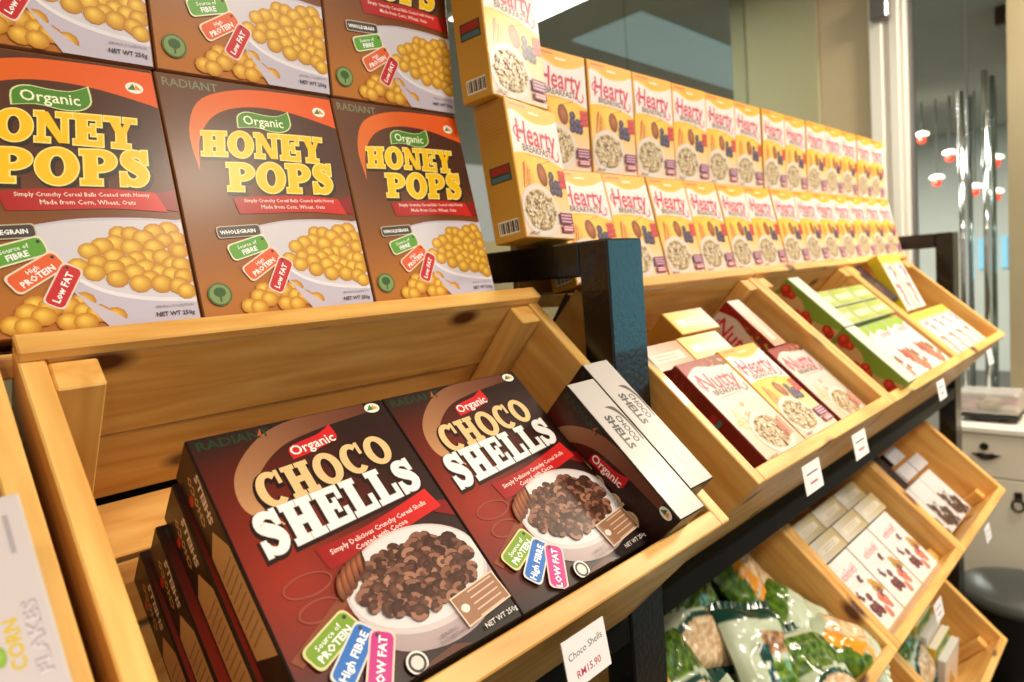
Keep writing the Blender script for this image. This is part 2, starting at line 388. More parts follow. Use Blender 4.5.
def emblem(A, x, y, r):
    A.disc(x, y, r*1.25, r*.9, (238, 236, 225), n=16)
    A.poly([(x-r, y-.35*r), (x-.1*r, y+.7*r), (x+.15*r, y-.35*r)], (60, 120, 60))
    A.poly([(x-.05*r, y-.3*r), (x+.25*r, y+.6*r), (x+.95*r, y-.3*r)], (225, 150, 50))
def art_honey(w, h):
    A = Art(); rnd = random.Random(3)
    def bg(u, v):
        a = mixc((186, 112, 36), (70, 30, 8), min(1, max(0, (v-.12)/.5)))
        a = mixc(a, (150, 92, 40), max(0, .55-u)*.9*max(0, 1-abs(v-.6)*1.1))
        return mixc(a, (110, 64, 34), max(0, (v-.85)/.15)*.6*(1-u))
    A.grid(0, 0, w, h, bg, 10, 14)
    lo = curve(sc([(.13, .60), (.165, .74), (.27, .845), (.45, .895), (.7, .895), (1, .845)], w, h))
    hi = curve(sc([(.13, .60), (.115, .76), (.20, .90), (.42, .968), (.7, .985), (1, .985)], w, h))
    A.band(lo, hi, (214, 112, 36), (228, 84, 14))
    A.text('RADIANT', .03*w, .945*h, .0125, (120, 126, 96), .01, sx=1.0)
    emblem(A, .90*w, .915*h, .0062)
    # leaf badge
    def leaf(e):
        p = curve([(.385, .80), (.395, .85), (.45, .872), (.54, .866), (.62, .868), (.69, .892)], 16)
        q = curve([(.69, .892), (.692, .835), (.65, .805), (.58, .798), (.48, .81), (.385, .80)], 16)
        c = (.54, .835); pts = [((c[0]+(x-c[0])*(1+e))*w, (c[1]+(y-c[1])*(1+e*2))*h) for x, y in p+q[1:-1]]
        return pts
    A.poly(leaf(.05), (214, 222, 160)); A.poly(leaf(0), (74, 132, 34))
    A.text('Organic', .535*w, .819*h, .0138, (240, 244, 210), .012, align='c')
    # title
    def arc(x0, y0, lenx, hh, amp, total, tilt):
        def fn(gx, gy):
            t = gx/total; X = x0+lenx*t
            k = 1+.16*(t-.5)
            return (X*w+(gy-.5)*.004, (y0+tilt*t+amp*(1-(2*t-1)**2)*.5+gy*hh*k)*h)
        return fn
    tot = sum(SLAB[c][0] for c in 'HONEY')+.06*4
    f1 = arc(.165, .665, .70, .112, .012, tot, .002)
    tot2 = sum(SLAB[c][0] for c in 'POPS')+.06*3
    f2 = arc(.265, .522, .63, .128, .0, tot2, .004)
    for f, wd in ((f1, 'HONEY'), (f2, 'POPS')):
        A.slab(wd, lambda x, y, f=f: (f(x, y)[0]+.0016, f(x, y)[1]-.0022), .085, (40, 22, 14))
    for f, wd in ((f1, 'HONEY'), (f2, 'POPS')):
        A.slab(wd, f, .045, (250, 226, 130)); A.slab(wd, f, .0, (244, 194, 0))
    # ribbon
    lo = curve(sc([(.29, .425), (.45, .430), (.7, .438), (.94, .428)], w, h)); hi = curve(sc([(.27, .492), (.45, .505), (.7, .512), (.90, .502)], w, h))
    A.poly(sc([(.84, .49), (1, .515), (.985, .47), (1, .43), (.90, .44)], w, h), (140, 18, 18))
    A.band(lo, hi, (168, 24, 22), (208, 36, 32))
    A.text('Simply Crunchy Cereal Balls Coated with Honey', .60*w, .481*h, .0052, (248, 226, 214), .01, R(1.5), align='c', res=1)
    A.text('Made from Corn, Wheat, Oats', .61*w, .452*h, .0058, (248, 226, 214), .01, R(1), align='c', res=1)
    # bowl
    bowl = curve([(.36, .375), (.40, .25), (.50, .12), (.64, .03), (.72, 0)], 16)+[(1, 0), (1, .40)]+curve([(1, .395), (.8, .405), (.55, .40), (.36, .375)], 12)[1:-1]
    A.poly(sc(bowl, w, h), (196, 188, 206))
    inner = curve([(.37, .37), (.42, .27), (.56, .165), (.75, .115), (1, .095)], 16)+[(1, .39)]+curve([(1, .385), (.8, .395), (.55, .39), (.37, .37)], 12)[1:-1]
    A.poly(sc(inner, w, h), (212, 206, 216))
    A.band(curve(sc([(.37, .362), (.42, .255), (.56, .15), (.75, .10), (1, .08)], w, h)), curve(sc([(.37, .37), (.42, .27), (.56, .165), (.75, .115), (1, .095)], w, h)), (244, 240, 244), (226, 218, 230))
    balls = []
    for k in range(4000):
        u = rnd.uniform(.47, 1.0); v = rnd.uniform(.10, .36)
        top = .235+.15*math.sin(min(1, (u-.46)/.30)*math.pi/2)
        low = .26-.20*math.sqrt(max(0, (u-.44)/.56))*.82
        if v > top-.02 or v < low+.022: continue
        if all((u-a)**2*w*w+(v-b)**2*h*h > .0092**2 for a, b in balls): balls.append((u, v))
    for u, v in sorted(balls, key=lambda p: -p[1]):
        r = rnd.uniform(.0082, .0100); u = min(u, 1-r/w)
        c = rnd.choice([(234, 178, 36), (240, 188, 44), (224, 164, 28)])
        A.disc(u*w, v*h, r, r*.88, mixc(c, (176, 104, 14), .75), mixc(c, (255, 228, 120), .6), (-.2, .3), 10)
    piles = []
    for k in range(500):
        u = rnd.uniform(.24, .66); v = rnd.uniform(.03, .13)
        if v > .15-abs(u-.42)*.42: continue
        if all((u-a)**2*w*w+(v-b)**2*h*h > .0088**2 for a, b in piles): piles.append((u, v))
    for u, v in sorted(piles, key=lambda p: -p[1]):
        A.disc(u*w, v*h, .0094, .0082, (190, 118, 18), (250, 206, 84), (-.2, .3), 10)
    A.poly(sc([(.60, .0), (.72, 0), (.52, .118), (.46, .165)], w, h), (200, 190, 206))
    # hang tags
    A.pill(.265*w, .352*h, .043, .0105, R(4), (70, 62, 58), (196, 180, 160), 'WHOLEGRAIN')
    A.pill(.30*w, .285*h, .040, .0150, R(17), (96, 160, 52), (230, 226, 200), 'Source of', 'FIBRE')
    A.pill(.355*w, .215*h, .041, .0155, R(32), (226, 96, 48), (236, 214, 190), 'High', 'PROTEIN')
    A.pill(.445*w, .165*h, .037, .0145, R(60), (200, 36, 42), (240, 210, 200), 'Low FAT')
    A.disc(.10*w, .10*h, .0115, .0115, (70, 104, 56), n=18); A.disc(.10*w, .10*h, .0098, .0098, (128, 150, 90), n=18)
    A.disc(.10*w, .108*h, .006, .005, (52, 92, 44), n=10); A.rect(.095*w, .07*h, .105*w, .1*h, (52, 92, 44))
    A.text('NET WT 250g', .97*w, .035*h, .0055, (60, 50, 58), .02, align='r', res=1)
    A.text('SERVING SUGGESTION', .97*w, .066*h, .0032, (120, 110, 120), 0, align='r', res=1)
    return A
def art_choco(w, h):
    A = Art(); rnd = random.Random(5)
    def bg(u, v):
        d = math.hypot((u-.15)*.9, v-.42)
        a = mixc((158, 40, 18), (44, 20, 15), min(1, d/.66))
        a = mixc(a, (30, 22, 22), max(0, (.2-v)/.2)*.8)
        return mixc(a, (34, 28, 26), max(0, (v-.88)/.12)*.8)
    A.grid(0, 0, w, h, bg, 10, 14)
    lo = curve(sc([(.235, .60), (.175, .69), (.215, .79), (.37, .885), (.58, .925), (.88, .95)], w, h), 30)
    hi = curve(sc([(.225, .60), (.105, .69), (.135, .83), (.32, .955), (.56, .998), (.88, .998)], w, h), 30)
    A.band(lo, hi, (214, 160, 108), (96, 52, 38))
    A.text('RADIANT', .035*w, .945*h, .0125, (32, 62, 42), .01, sx=1.15)
    A.poly(sc([(.30, .955), (.325, .985), (.32, .955)], w, h), (190, 80, 40))
    emblem(A, .92*w, .965*h, .0066)
    def leaf(e):
        p = curve([(.40, .825), (.405, .875), (.48, .892), (.57, .905), (.65, .935)], 14)
        q = curve([(.65, .935), (.655, .875), (.62, .86), (.52, .84), (.40, .825)], 14)
        c = (.53, .87); return [((c[0]+(x-c[0])*(1+e))*w, (c[1]+(y-c[1])*(1+e))*h) for x, y in p+q[1:-1]]
    A.poly(leaf(0), (206, 34, 38)); A.text('Organic', .525*w, .850*h, .0140, (252, 240, 236), .014, R(7), align='c')
    def line(x0, y0, L_, hh, rot, total, k0, k1):
        def fn(gx, gy):
            t = gx/total; kk = k0+(k1-k0)*t
            return ((x0+L_*t*math.cos(rot))*w-gy*hh*math.sin(rot)*h*.3, (y0+L_*t*math.sin(rot)*w/h+gy*hh*kk+.012*math.sin(t*math.pi)*0)*h)
        return fn
    tot = sum(SLAB[c][0] for c in 'CHOCO')+.24; f1 = line(.185, .665, .70, .125, R(5.5), tot, 1.06, .98)
    tot2 = sum(SLAB[c][0] for c in 'SHELLS')+.30; f2 = line(.105, .505, .835, .138, R(6), tot2, 1.14, .98)
    for f, wd in ((f1, 'CHOCO'), (f2, 'SHELLS')):
        A.slab(wd, lambda x, y, f=f: (f(x, y)[0]-.0012, f(x, y)[1]-.002), .07, (36, 14, 12))
    A.slab('CHOCO', f1, .0, (228, 192, 138)); A.slab('SHELLS', f2, .02, (206, 194, 190)); A.slab('SHELLS', f2, .0, (246, 242, 242))
    # ribbon
    lo = curve(sc([(.31, .405), (.5, .412), (.7, .44), (.95, .475)], w, h)); hi = curve(sc([(.29, .485), (.5, .495), (.7, .522), (.92, .56)], w, h))
    A.poly(sc([(.86, .52), (1, .49), (1, .42), (.9, .46)], w, h), (130, 16, 18))
    A.band(lo, hi, (150, 18, 20), (216, 36, 34))
    A.text('Simply Delicious Crunchy Cereal Shells', .615*w, .474*h, .0064, (250, 224, 216), .012, R(7.5), align='c', res=1)
    A.text('Coated with Cocoa', .60*w, .444*h, .0068, (250, 224, 216), .012, R(7.5), align='c', res=1)
    # glass cup outline and dipper
    for (cx, cy, rx, ry) in ((.20, .385, .105, .038), (.20, .30, .09, .035)):
        A.ring(cx*w, cy*h, rx*w, ry*h, (rx-.008)*w, (ry-.006)*h, (150, 72, 56))
    A.poly(sc([(.02, .20), (.05, .17), (.36, .305), (.34, .335)], w, h), (136, 68, 38))
    # bowl
    def lav(u, v): return mixc((176, 158, 160), (226, 214, 216), v)
    A.disc(.66*w, .205*h, .345*w, .168*h, (170, 150, 152), (206, 190, 194), (0, .5), 40)
    A.disc(.66*w, .272*h, .350*w, .178*h, (206, 194, 196), n=44); A.disc(.66*w, .278*h, .336*w, .164*h, (222, 214, 216), (236, 232, 232), n=44)
    bits = []
    for k in range(900):
        a = rnd.uniform(0, 6.283); q = math.sqrt(rnd.uniform(0, 1)); u = .66+.278*q*math.cos(a); v = .275+.122*q*math.sin(a)
        if all((u-p)**2*w*w+(v-g)**2*h*h > .0062**2 for p, g in bits): bits.append((u, v))
    for u, v in sorted(bits, key=lambda p: -p[1]):
        r = rnd.uniform(.0055, .0085); ro = rnd.uniform(0, 6.28); c = rnd.choice([(132, 84, 64), (112, 66, 48), (150, 100, 78), (92, 52, 38)])
        A.disc(u*w, v*h, r, r*.86, mixc(c, (36, 16, 10), .72), mixc(c, (60, 30, 20), .4), (rnd.uniform(-.3, .3), .3), 10, ro)
        A.ring(u*w, v*h, r*.98, r*.84, r*.5, r*.34, mixc(c, (214, 168, 140), rnd.uniform(.05, .4)), 10, math.degrees(ro), math.degrees(ro)+rnd.uniform(120, 230))
        if rnd.random() < .12:
            A.disc(u*w+r*.15, v*h-r*.1, r*.55, r*.38, (50, 26, 18), mixc(c, (60, 30, 20), .5), n=8, rot=ro)
    # dipper head
    for k in range(5):
        A.disc((.315+.030*k)*w, (.335+.0125*k)*h, .026*w*(1.1-.12*abs(k-1.5)), .05*h*(1.1-.14*abs(k-1.5)), (92, 44, 24), (176, 100, 58), (0, .3), 14, R(-18))
        A.disc((.328+.030*k)*w, (.340+.0125*k)*h, .006*w, .04*h, (58, 26, 14), n=10, rot=R(-18))
    A.pill(.185*w, .205*h, .042, .0175, R(23), (122, 158, 44), (214, 206, 150), 'Source of', 'PROTEIN')
    A.pill(.235*w, .140*h, .044, .0165, R(38), (40, 110, 196), (214, 214, 210), 'High FIBRE')
    A.pill(.315*w, .090*h, .042, .0170, R(57), (196, 44, 132), (236, 200, 190), 'LOW FAT')
    A.disc(.44*w, .035*h, .0088, .0088, (226, 222, 220), n=18); A.disc(.44*w, .035*h, .0072, .0072, (60, 50, 48), n=18); A.disc(.44*w, .035*h, .0052, .0052, (214, 208, 204), n=10)
    rr = R(7)
    def rotp(cx, cy, a, b):
        return [(cx*w+x*math.cos(rr)-y*math.sin(rr), cy*h+x*math.sin(rr)+y*math.cos(rr)) for x, y in ((-a, -b), (a, -b), (a, b), (-a, b))]
    A.poly(rotp(.85, .115, .0255, .0135), (224, 200, 176)); A.poly(rotp(.85, .115, .0242, .0122), (156, 112, 84))
    for k in range(5):
        A.poly(rotp(.88, .115+.029*(k-2)*.75, .0145, .0006), (214, 184, 160))
    A.disc(.755*w, .108*h, .0042, .0036, (238, 226, 214), n=10)
    A.text('NET WT 250g', .985*w, .028*h, .0060, (226, 220, 216), .01, R(3), align='r', res=1)
    A.text('SERVING', .63*w, .062*h, .0045, (120, 102, 104), 0, R(3), align='c', res=1); A.text('SUGGESTION', .64*w, .045*h, .0045, (120, 102, 104), 0, R(3), align='c', res=1)
    A.poly(sc([(.45, .0), (.7, .0), (.62, .03), (.5, .02)], w, h), (92, 48, 28))
    return A
def art_hearty(w, h, title='Hearty', nutty=False, sub='BREAKFAST'):
    A = Art(); rnd = random.Random(11 if not nutty else 12)
    if nutty: bg = lambda u, v: mixc((206, 184, 158), (206, 196, 192), min(1, v*1.6))
    else: bg = lambda u, v: mixc(mixc((232, 200, 178), (238, 178, 52), min(1, max(0, (v-.16)*2.6))), (246, 216, 120), max(0, .6-abs(u-.5)*1.2)*max(0, 1-abs(v-.52)*4))
    A.grid(0, 0, w, h, bg, 8, 12)
    if nutty:
        lo = curve(sc([(0, .86), (.3, .93), (.6, .90), (1, .88)], w, h)); hi = curve(sc([(0, 1), (.3, 1), (.6, 1), (1, 1)], w, h))
        A.band(lo, hi, (150, 28, 26), (128, 40, 28))
        for k in range(14): A.disc(rnd.uniform(.5, .98)*w, rnd.uniform(.88, .97)*h, .004, .003, rnd.choice([(70, 90, 40), (170, 60, 30), (190, 150, 90)]), n=7, rot=rnd.uniform(0, 3))
    else:
        lo = curve(sc([(0, .60), (.2, .62), (.5, .615), (.8, .585), (1, .55)], w, h)); hi = curve(sc([(.04, .93), (.2, .905), (.45, .86), (.75, .875), (1, .93)], w, h))
        lo[0] = (.04*w, .60*h); A.band(lo, hi, (228, 216, 214), (230, 214, 214))
        lo = curve(sc([(0, .905), (.2, .93), (.45, .885), (.75, .90), (1, .955)], w, h)); A.band(lo, [(p[0], h) for p in lo], (236, 156, 40), (240, 176, 60))
        A.rect(.08*w, .955*h, .38*w, .972*h, (196, 110, 50)); A.rect(.42*w, .925*h, .62*w, .94*h, (246, 226, 190))
    c = (190, 26, 72) if not nutty else (196, 44, 70)
    A.text(title, .5*w+.0006, .685*h-.0006, .045, (240, 190, 196), .024, R(-2), wid=.76*w, shear=.05, align='c')
    A.text(title, .5*w, .685*h, .045, c, .014, R(-2), wid=.76*w, shear=.05, align='c')
    A.ring(.16*w, .765*h, .085*w, .05*h, .062*w, .038*h, c, 16, 60, 300); A.ring(.86*w, .645*h, .07*w, .05*h, .048*w, .038*h, c, 16, 180, 400)
    A.text(sub, .48*w, .628*h, .0135, (92, 56, 40), .022, R(-2), wid=.56*w, align='c')
    A.rect(.24*w, .603*h, .72*w, .608*h, (176, 128, 84))
    # wheat ears, spoon, berries
    if not nutty:
        for k in range(6):
            x = .10+.035*k; A.poly(sc([(x, .36), (x+.02, .36), (x+.10-.01*k, .56-.015*k), (x+.05, .54-.015*k)], w, h), rnd.choice([(206, 120, 44), (186, 100, 40), (222, 150, 70)]))
        A.disc(.50*w, .475*h, .012, .0165, (120, 60, 34), (186, 110, 60), (0, .2), 16, R(18)); A.poly(sc([(.50, .56), (.53, .56), (.72, .60), (.70, .59)], w, h), (150, 86, 44))
        for k in range(7): A.disc((.68+.075*(k % 3)+rnd.uniform(-.02, .02))*w, (.36+.055*(k//3)+rnd.uniform(-.012, .012))*h, .0075, .0072, (48, 38, 62), (112, 98, 128), (-.2, .3), 10)
        for k in range(9): A.disc((.87+.045*(k % 3))*w-.001, (.42+.045*(k//3))*h, .0045, .0048, (170, 34, 48), (226, 92, 98), (-.2, .3), 8)
    else:
        for k in range(16): A.disc(rnd.uniform(.10, .5)*w, rnd.uniform(.30, .50)*h, .005, .0038, rnd.choice([(196, 150, 90), (170, 116, 62), (160, 170, 96), (222, 186, 130)]), (238, 214, 170), (-.2, .3), 8, rnd.uniform(0, 3))
        for k in range(10): A.text('~ ~ ~', .62*w, (.55-.02*k)*h, .006, (190, 170, 170), 0, align='c', res=1) if k < 4 else None
    cx, cy = (.36, .20) if not nutty else (.56, .20)
    A.disc(cx*w, cy*h, .36*w, .20*h, (214, 200, 192), (232, 228, 224), n=30); A.disc(cx*w, (cy+.005)*h, .31*w, .155*h, (206, 184, 146), n=26)
    for k in range(190):
        a = rnd.uniform(0, 6.283); q = math.sqrt(rnd.random()); x = cx+.29*q*math.cos(a); y = cy+.005+.145*q*math.sin(a)
        if y < .02 or x < .03: continue
        A.disc(x*w, y*h, rnd.uniform(.0016, .0036), rnd.uniform(.0012, .0022), rnd.choice([(206, 178, 134), (184, 150, 110), (224, 208, 182), (140, 104, 76), (168, 146, 116), (230, 220, 204)]), n=6, rot=rnd.uniform(0, 3))
    if not nutty:
        A.rect(.70*w, .115*h, .97*w, .20*h, (120, 62, 90)); A.rect(.72*w, .05*h, .97*w, .105*h, (150, 60, 82))
        for k in range(3): A.rect(.73*w, (.127+.024*k)*h, .94*w, (.138+.024*k)*h, (216, 170, 190))
        A.rect(.75*w, .065*h, .94*w, .078*h, (236, 196, 200)); A.rect(.75*w, .085*h, .94*w, .095*h, (236, 196, 200))
    else:
        for k in range(4): A.rect((.70+.05*k)*w, .12*h, (.73+.05*k)*w, (.24+.02*k)*h, (196, 110, 90))
    A.text('NET WT', .06*w, .02*h, .006, (120, 80, 60), .02, res=1)
    return A
def art_side(w, h, base, lines, badge, bar=True):
    A = Art(); A.grid(0, 0, w, h, lambda u, v: mixc(base, mixc(base, (120, 70, 30), .35), v), 2, 6)
    for k in range(9): A.rect(.16*w, (.93-.025*k)*h, (.86-.1*(k % 3))*w, (.938-.025*k)*h, lines)
    A.rect(.2*w, .42*h, .86*w, .54*h, badge); A.rect(.24*w, .48*h, .82*w, .53*h, (160, 40, 44)); A.rect(.24*w, .43*h, .82*w, .465*h, (70, 110, 120))
    if bar:
        A.rect(.2*w, .05*h, .84*w, .15*h, (240, 232, 216))
        for k in range(12): A.rect((.23+.05*k)*w, .06*h, (.25+.05*k+.012*(k % 3))*w, .14*h, (40, 30, 26))
    return A
def art_choco_side(w, h):
    A = Art(); A.grid(0, 0, w, h, lambda u, v: mixc((34, 20, 17), (44, 26, 22), v), 2, 4)
    A.text('CHOCO', .42*w, .74*h, .012, (200, 160, 108), .03, R(78), res=1); A.text('SHELLS', .75*w, .71*h, .0135, (226, 216, 210), .04, R(78), res=1)
    A.disc(.25*w, .86*h, .006, .0045, (190, 36, 36), n=10)
    A.poly(sc([(.1, .30), (.92, .24), (.92, .60), (.55, .70), (.1, .66)], w, h), (206, 166, 114))
    for k in range(9): A.rect(.2*w, (.33+.03*k)*h, .82*w, (.336+.03*k)*h, (150, 112, 74))
    A.text('~', .3*w, .08*h, .02, (120, 90, 80), .03, res=1)
    return A
def art_choco_top(w, h):
    A = Art(); A.rect(0, 0, w, h, (182, 176, 174))
    A.text('CHOCO', .30*w, .62*h, .0125, (38, 30, 30), .03, wid=.2*w); A.text('SHELLS', .28*w, .30*h, .0155, (26, 20, 20), .045, wid=.25*w)
    A.poly([(p[0], p[1]) for p in curve(sc([(.22, .55), (.24, .85), (.36, .96), (.5, .92)], w, h), 12)+curve(sc([(.5, .88), (.36, .88), (.27, .78), (.22, .55)], w, h), 12)], (60, 36, 32))
    A.rect(.62*w, .44*h, .86*w, .50*h, (168, 160, 160))
    return A
def art_top(w, h, c0, c1):
    A = Art(); A.grid(0, 0, w, h, lambda u, v: mixc(c0, c1, u), 6, 2)
    A.rect(.12*w, .30*h, .88*w, .62*h, mixc(c1, (236, 230, 226), .7))
    for k in range(2): A.rect(.3*w, (.38+.12*k)*h, .75*w, (.41+.12*k)*h, (180, 156, 150))
    return A
def art_generic(w, h, seed, base, blobs, title=None, tcol=(196, 60, 80), band=None):
    A = Art(); rnd = random.Random(seed); A.grid(0, 0, w, h, lambda u, v: mixc(base, (236, 232, 230), v*.5 if sum(base) > 480 else 0), 3, 5)
    if band:
        lo = curve(sc([(0, .80), (.4, .86), (.7, .80), (1, .88)], w, h)); A.band(lo, [(p[0], h) for p in lo], band)
    if title:            # red script too small to read: a row of loops and strokes
        for k in range(6):
            A.ring((.24+.095*k)*w, .745*h, .036*w, (.030+.012*(k % 2))*h, .022*w, (.020+.012*(k % 2))*h, tcol, 12, 20, 330)
            A.poly(sc([(.265+.095*k, .72), (.285+.095*k, .72), (.295+.095*k, .80+.02*(k % 3)), (.275+.095*k, .80+.02*(k % 3))], w, h), tcol)
    for k in range(5 if sum(base) > 480 else 0): A.rect(.2*w, (.64-.03*k)*h, (.7+.05*(k % 3))*w, (.645-.03*k)*h, (190, 184, 186))
    for (u, v, r, c) in blobs:
        for k in range(9):
            A.disc(min(.93, max(.07, u+rnd.gauss(0, r*.36)))*w, min(.94, max(.06, v+rnd.gauss(0, r*.36)))*h, r*w*.34, r*w*.30, mixc(c, (20, 10, 10), rnd.uniform(0, .35)), mixc(c, (255, 230, 200), .3), (-.2, .3), 9, rnd.uniform(0, 3))
    return A

# ------------------------------------------------------------------ box templates
class Pack:
    """card box: local x = width, -y = printed front, z = up; origin at the middle of its base"""
    def __init__(s, w, h, d, cols, arts, bodymat=M_PRINT):
        s.w, s.h, s.d = w, h, d
        bm = bmesh.new(); bm_box(bm, -w/2, w/2, -d/2, d/2, 0, h, .0012)
        me = bm_mesh('card_box', bm, bodymat)
        at = me.color_attributes.new('Col', 'FLOAT_COLOR', 'CORNER')
        for p in me.polygons:
            n = p.normal; ax = max(range(3), key=lambda i: abs(n[i]))
            k = {(0, 1): 'right', (0, -1): 'left', (1, 1): 'back', (1, -1): 'front', (2, 1): 'top', (2, -1): 'bottom'}[(ax, 1 if n[ax] > 0 else -1)]
            c = lin(cols.get(k, cols['*']))
            for li in p.loop_indices: at.data[li].color = c
        s.body = me; s.parts = []
        i = .0016
        for face, pname, A in arts:
            if face == 'front': fn = lambda x, y, z: (x-w/2, -d/2-z, y)
            elif face == 'left': fn = lambda x, y, z: (-w/2-z, d/2-x, y)
            elif face == 'top': fn = lambda x, y, z: (x-w/2, -d/2+y, h+z)
            A.v = [(min(max(x, i), (w if face != 'left' else d)-i), min(max(y, i), (h if face != 'top' else d)-i), z) for x, y, z in A.v]
            s.parts.append((pname, A.mesh(pname, fn, M_PRINT)))
    def put(s, name, mw, label, cat, group=None):
        o = link(name, s.body, None, mw); tag(o, label, cat, group)
        for pname, me in s.parts: link(pname, me, o)
        return o

HW, HH, HD = .189, .25, .05
honey = Pack(HW, HH, HD, {'*': (128, 80, 44), 'top': (206, 120, 50)}, [('front', 'front_print', art_honey(HW, HH))])
choco = Pack(.188, .25, .0485, {'*': (38, 24, 20), 'top': (182, 176, 174)}, [('front', 'front_print', art_choco(.188, .25)), ('left', 'side_print', art_choco_side(.0485, .25)), ('top', 'top_print', art_choco_top(.188, .0485))])
BW, BH, BD = .1275, .187, .052
hearty = Pack(BW, BH, BD, {'*': (216, 160, 54), 'top': (240, 216, 150), 'bottom': (216, 170, 60)}, [('front', 'front_print', art_hearty(BW, BH)), ('left', 'side_print', art_side(BD, BH, (206, 158, 62), (176, 120, 50), (60, 60, 50))), ('top', 'top_print', art_top(BW, BD, (232, 204, 120), (222, 214, 204)))])
nutty = Pack(BW, BH, BD, {'*': (120, 24, 22), 'top': (236, 214, 206)}, [('front', 'front_print', art_hearty(BW, BH, 'Nutty', True, 'BREAKFAST')), ('left', 'side_print', art_side(BD, BH, (112, 22, 22), (150, 60, 54), (120, 34, 30), False)), ('top', 'top_print', art_top(BW, BD, (214, 208, 206), (220, 150, 116)))])

# ------------------------------------------------------------------ the setting
def struct(name, x0, x1, y0, y1, z0, z1, m, bev=0):
    bm = bmesh.new(); bm_box(bm, x0, x1, y0, y1, z0, z1, bev)
    return tag(link(name, bm_mesh(name, bm, m)), kind='structure')
CEIL = 1.3+CZ
tag(struct('floor', -2.5, 9.5, -3.2, 5.5, -.1, 0, M_FLOOR), 'brown tiled shop floor under the display stand')
GY = 1.45; EXW = 3.2
low = struct('wall_back', -2.5, EXW, GY, GY+.12, 0, CZ+.12, M_WALL_G)
# glazing above the low back wall, two panes with a joint between them
for n, (a, b) in enumerate(((-2.5, 2.195), (2.2, EXW))):
    tag(struct('window_%d' % (n+1), a, b, GY+.04, GY+.05, CZ+.12, CEIL, M_GLASS), 'clear glass pane above the low back wall')
    bm = bmesh.new(); bm_box(bm, a, b, GY, GY+.12, CZ+.10, CZ+.135)
# ceiling over both sides of the glass, with a flush pale panel given an added glow
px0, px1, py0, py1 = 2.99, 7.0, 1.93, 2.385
bm = bmesh.new(); bm_box(bm, -2.5, 9.5, -3.2, 5.5, CEIL, CEIL+.08)
tag(link('ceiling', bm_mesh('ceiling', bm, M_GREY)), 'grey painted ceiling over the shop and beyond the glass', kind='structure')
tag(struct('ceiling_panel', px0, px1, py0, py1, CEIL-.012, CEIL, M_TEAL), 'pale blue ceiling panel with an added glow, seen through the glass')
# end wall with pilaster, door frame and glazed door
tag(struct('wall_end', EXW, EXW+.15, 1.16, GY+.12, 0, CEIL, M_WALL_G, .006), 'green beige pilaster in the corner beside the glass')
tag(struct('wall_end_panel', EXW+.012, EXW+.15, .945, 1.16, 0, CEIL, M_WALL_B), 'beige wall panel left of the white door frame')
tag(struct('wall_right', EXW-.02, EXW+.16, -.35, .472, 0, CEIL, add_noise(mat('warm_grey_paint', rough=.6), (142, 132, 104), (152, 142, 114), 2)), 'warm grey wall right of the glass door')

def build_door():
    fr = empty('trim_1', T(EXW, .88, 0)); tag(fr, 'white painted metal frame of the glass door', kind='structure')
    for y0, y1, x0, x1 in ((.895, .945, -.02, .12), (.872, .895, .0, .12), (.835, .872, -.012, .12), (.815, .835, .004, .12)):
        bm = bmesh.new(); bm_box(bm, x0, x1, y0-.88, y1-.88, 0, CEIL, .004)
        link('jamb_strip', bm_mesh('jamb_strip', bm, M_WHITE), fr)
    bm = bmesh.new(); bm_box(bm, -.06, .0, -.02, .05, CEIL-.345, CEIL-.24, .008); link('closer_bracket', bm_mesh('closer_bracket', bm, M_STEEL), fr)
    d = empty('door_1', T(EXW+.05, .64, 0)); tag(d, 'tall clear glass door with long chrome pull handles', kind='structure')
    bm = bmesh.new(); bm_box(bm, 0, .01, -.185, .172, .02, CEIL-.02); link('glass_pane', bm_mesh('glass_pane', bm, M_GLASS), d)
    bm = bmesh.new(); bm_box(bm, -.004, .014, .155, .172, .02, CEIL-.02); link('edge_strip', bm_mesh('edge_strip', bm, M_STEEL), d)
    bm = bmesh.new(); bm_box(bm, -.004, .014, -.03, -.024, .02, CEIL-.02); link('edge_strip', bm_mesh('edge_strip', bm, M_STEEL), d)
    for y, top in ((-.018, .60), (-.098, .66)):
        for x in (-.07, .075):
            bm = bmesh.new(); bm_tube(bm, [(x, y, CZ-.76), (x, y, CZ+top)], .0105, 14); h = link('pull_handle', bm_mesh('pull_handle', bm, M_CHROME, True), d)
        for z in (CZ-.6, CZ+top-.16):
            bm = bmesh.new(); bm_tube(bm, [(-.07, y, z), (.075, y, z)], .008, 10); link('handle_mount', bm_mesh('handle_mount', bm, M_CHROME, True), d)
build_door()
# room beyond the glass door
tag(struct('wall_beyond', 9.4, 9.5, -3.2, 5.5, 0, CEIL, add_noise(mat('dim_grey_paint', rough=.8), (206, 204, 194), (214, 212, 202), 2)), 'pale grey wall of the room beyond the door')
for n, y in enumerate((1.62, 1.40)):
    bm = bmesh.new(); bm_box(bm, 9.36, 9.39, y, y+.06, CZ-.30, CZ+.06)
    tag(link('window_%d' % (n+3), bm_mesh('lit_window', bm, mat('blue_lit_window', (120, 170, 190), .4, emit=(130, 190, 214), es=.9))), 'narrow bright blue window in the far room', kind='structure')
bm = bmesh.new(); bm_box(bm, -.06, .06, -.6, .6, -.10, 0, .005)
tag(link('ceiling_beam', bm_mesh('ceiling_beam', bm, M_BROWN), None, T(4.75, .15, CEIL)), 'dark brown timber beam under the ceiling beyond the door', 'beam')
bm = bmesh.new(); bm_box(bm, -1.5, 1.5, -.05, .05, -.10, 0, .005)
tag(link('ceiling_beam', bm_mesh('ceiling_beam', bm, M_BROWN), None, T(6.3, .62, CEIL)), 'long brown timber beam running away beyond the door handles', 'beam')
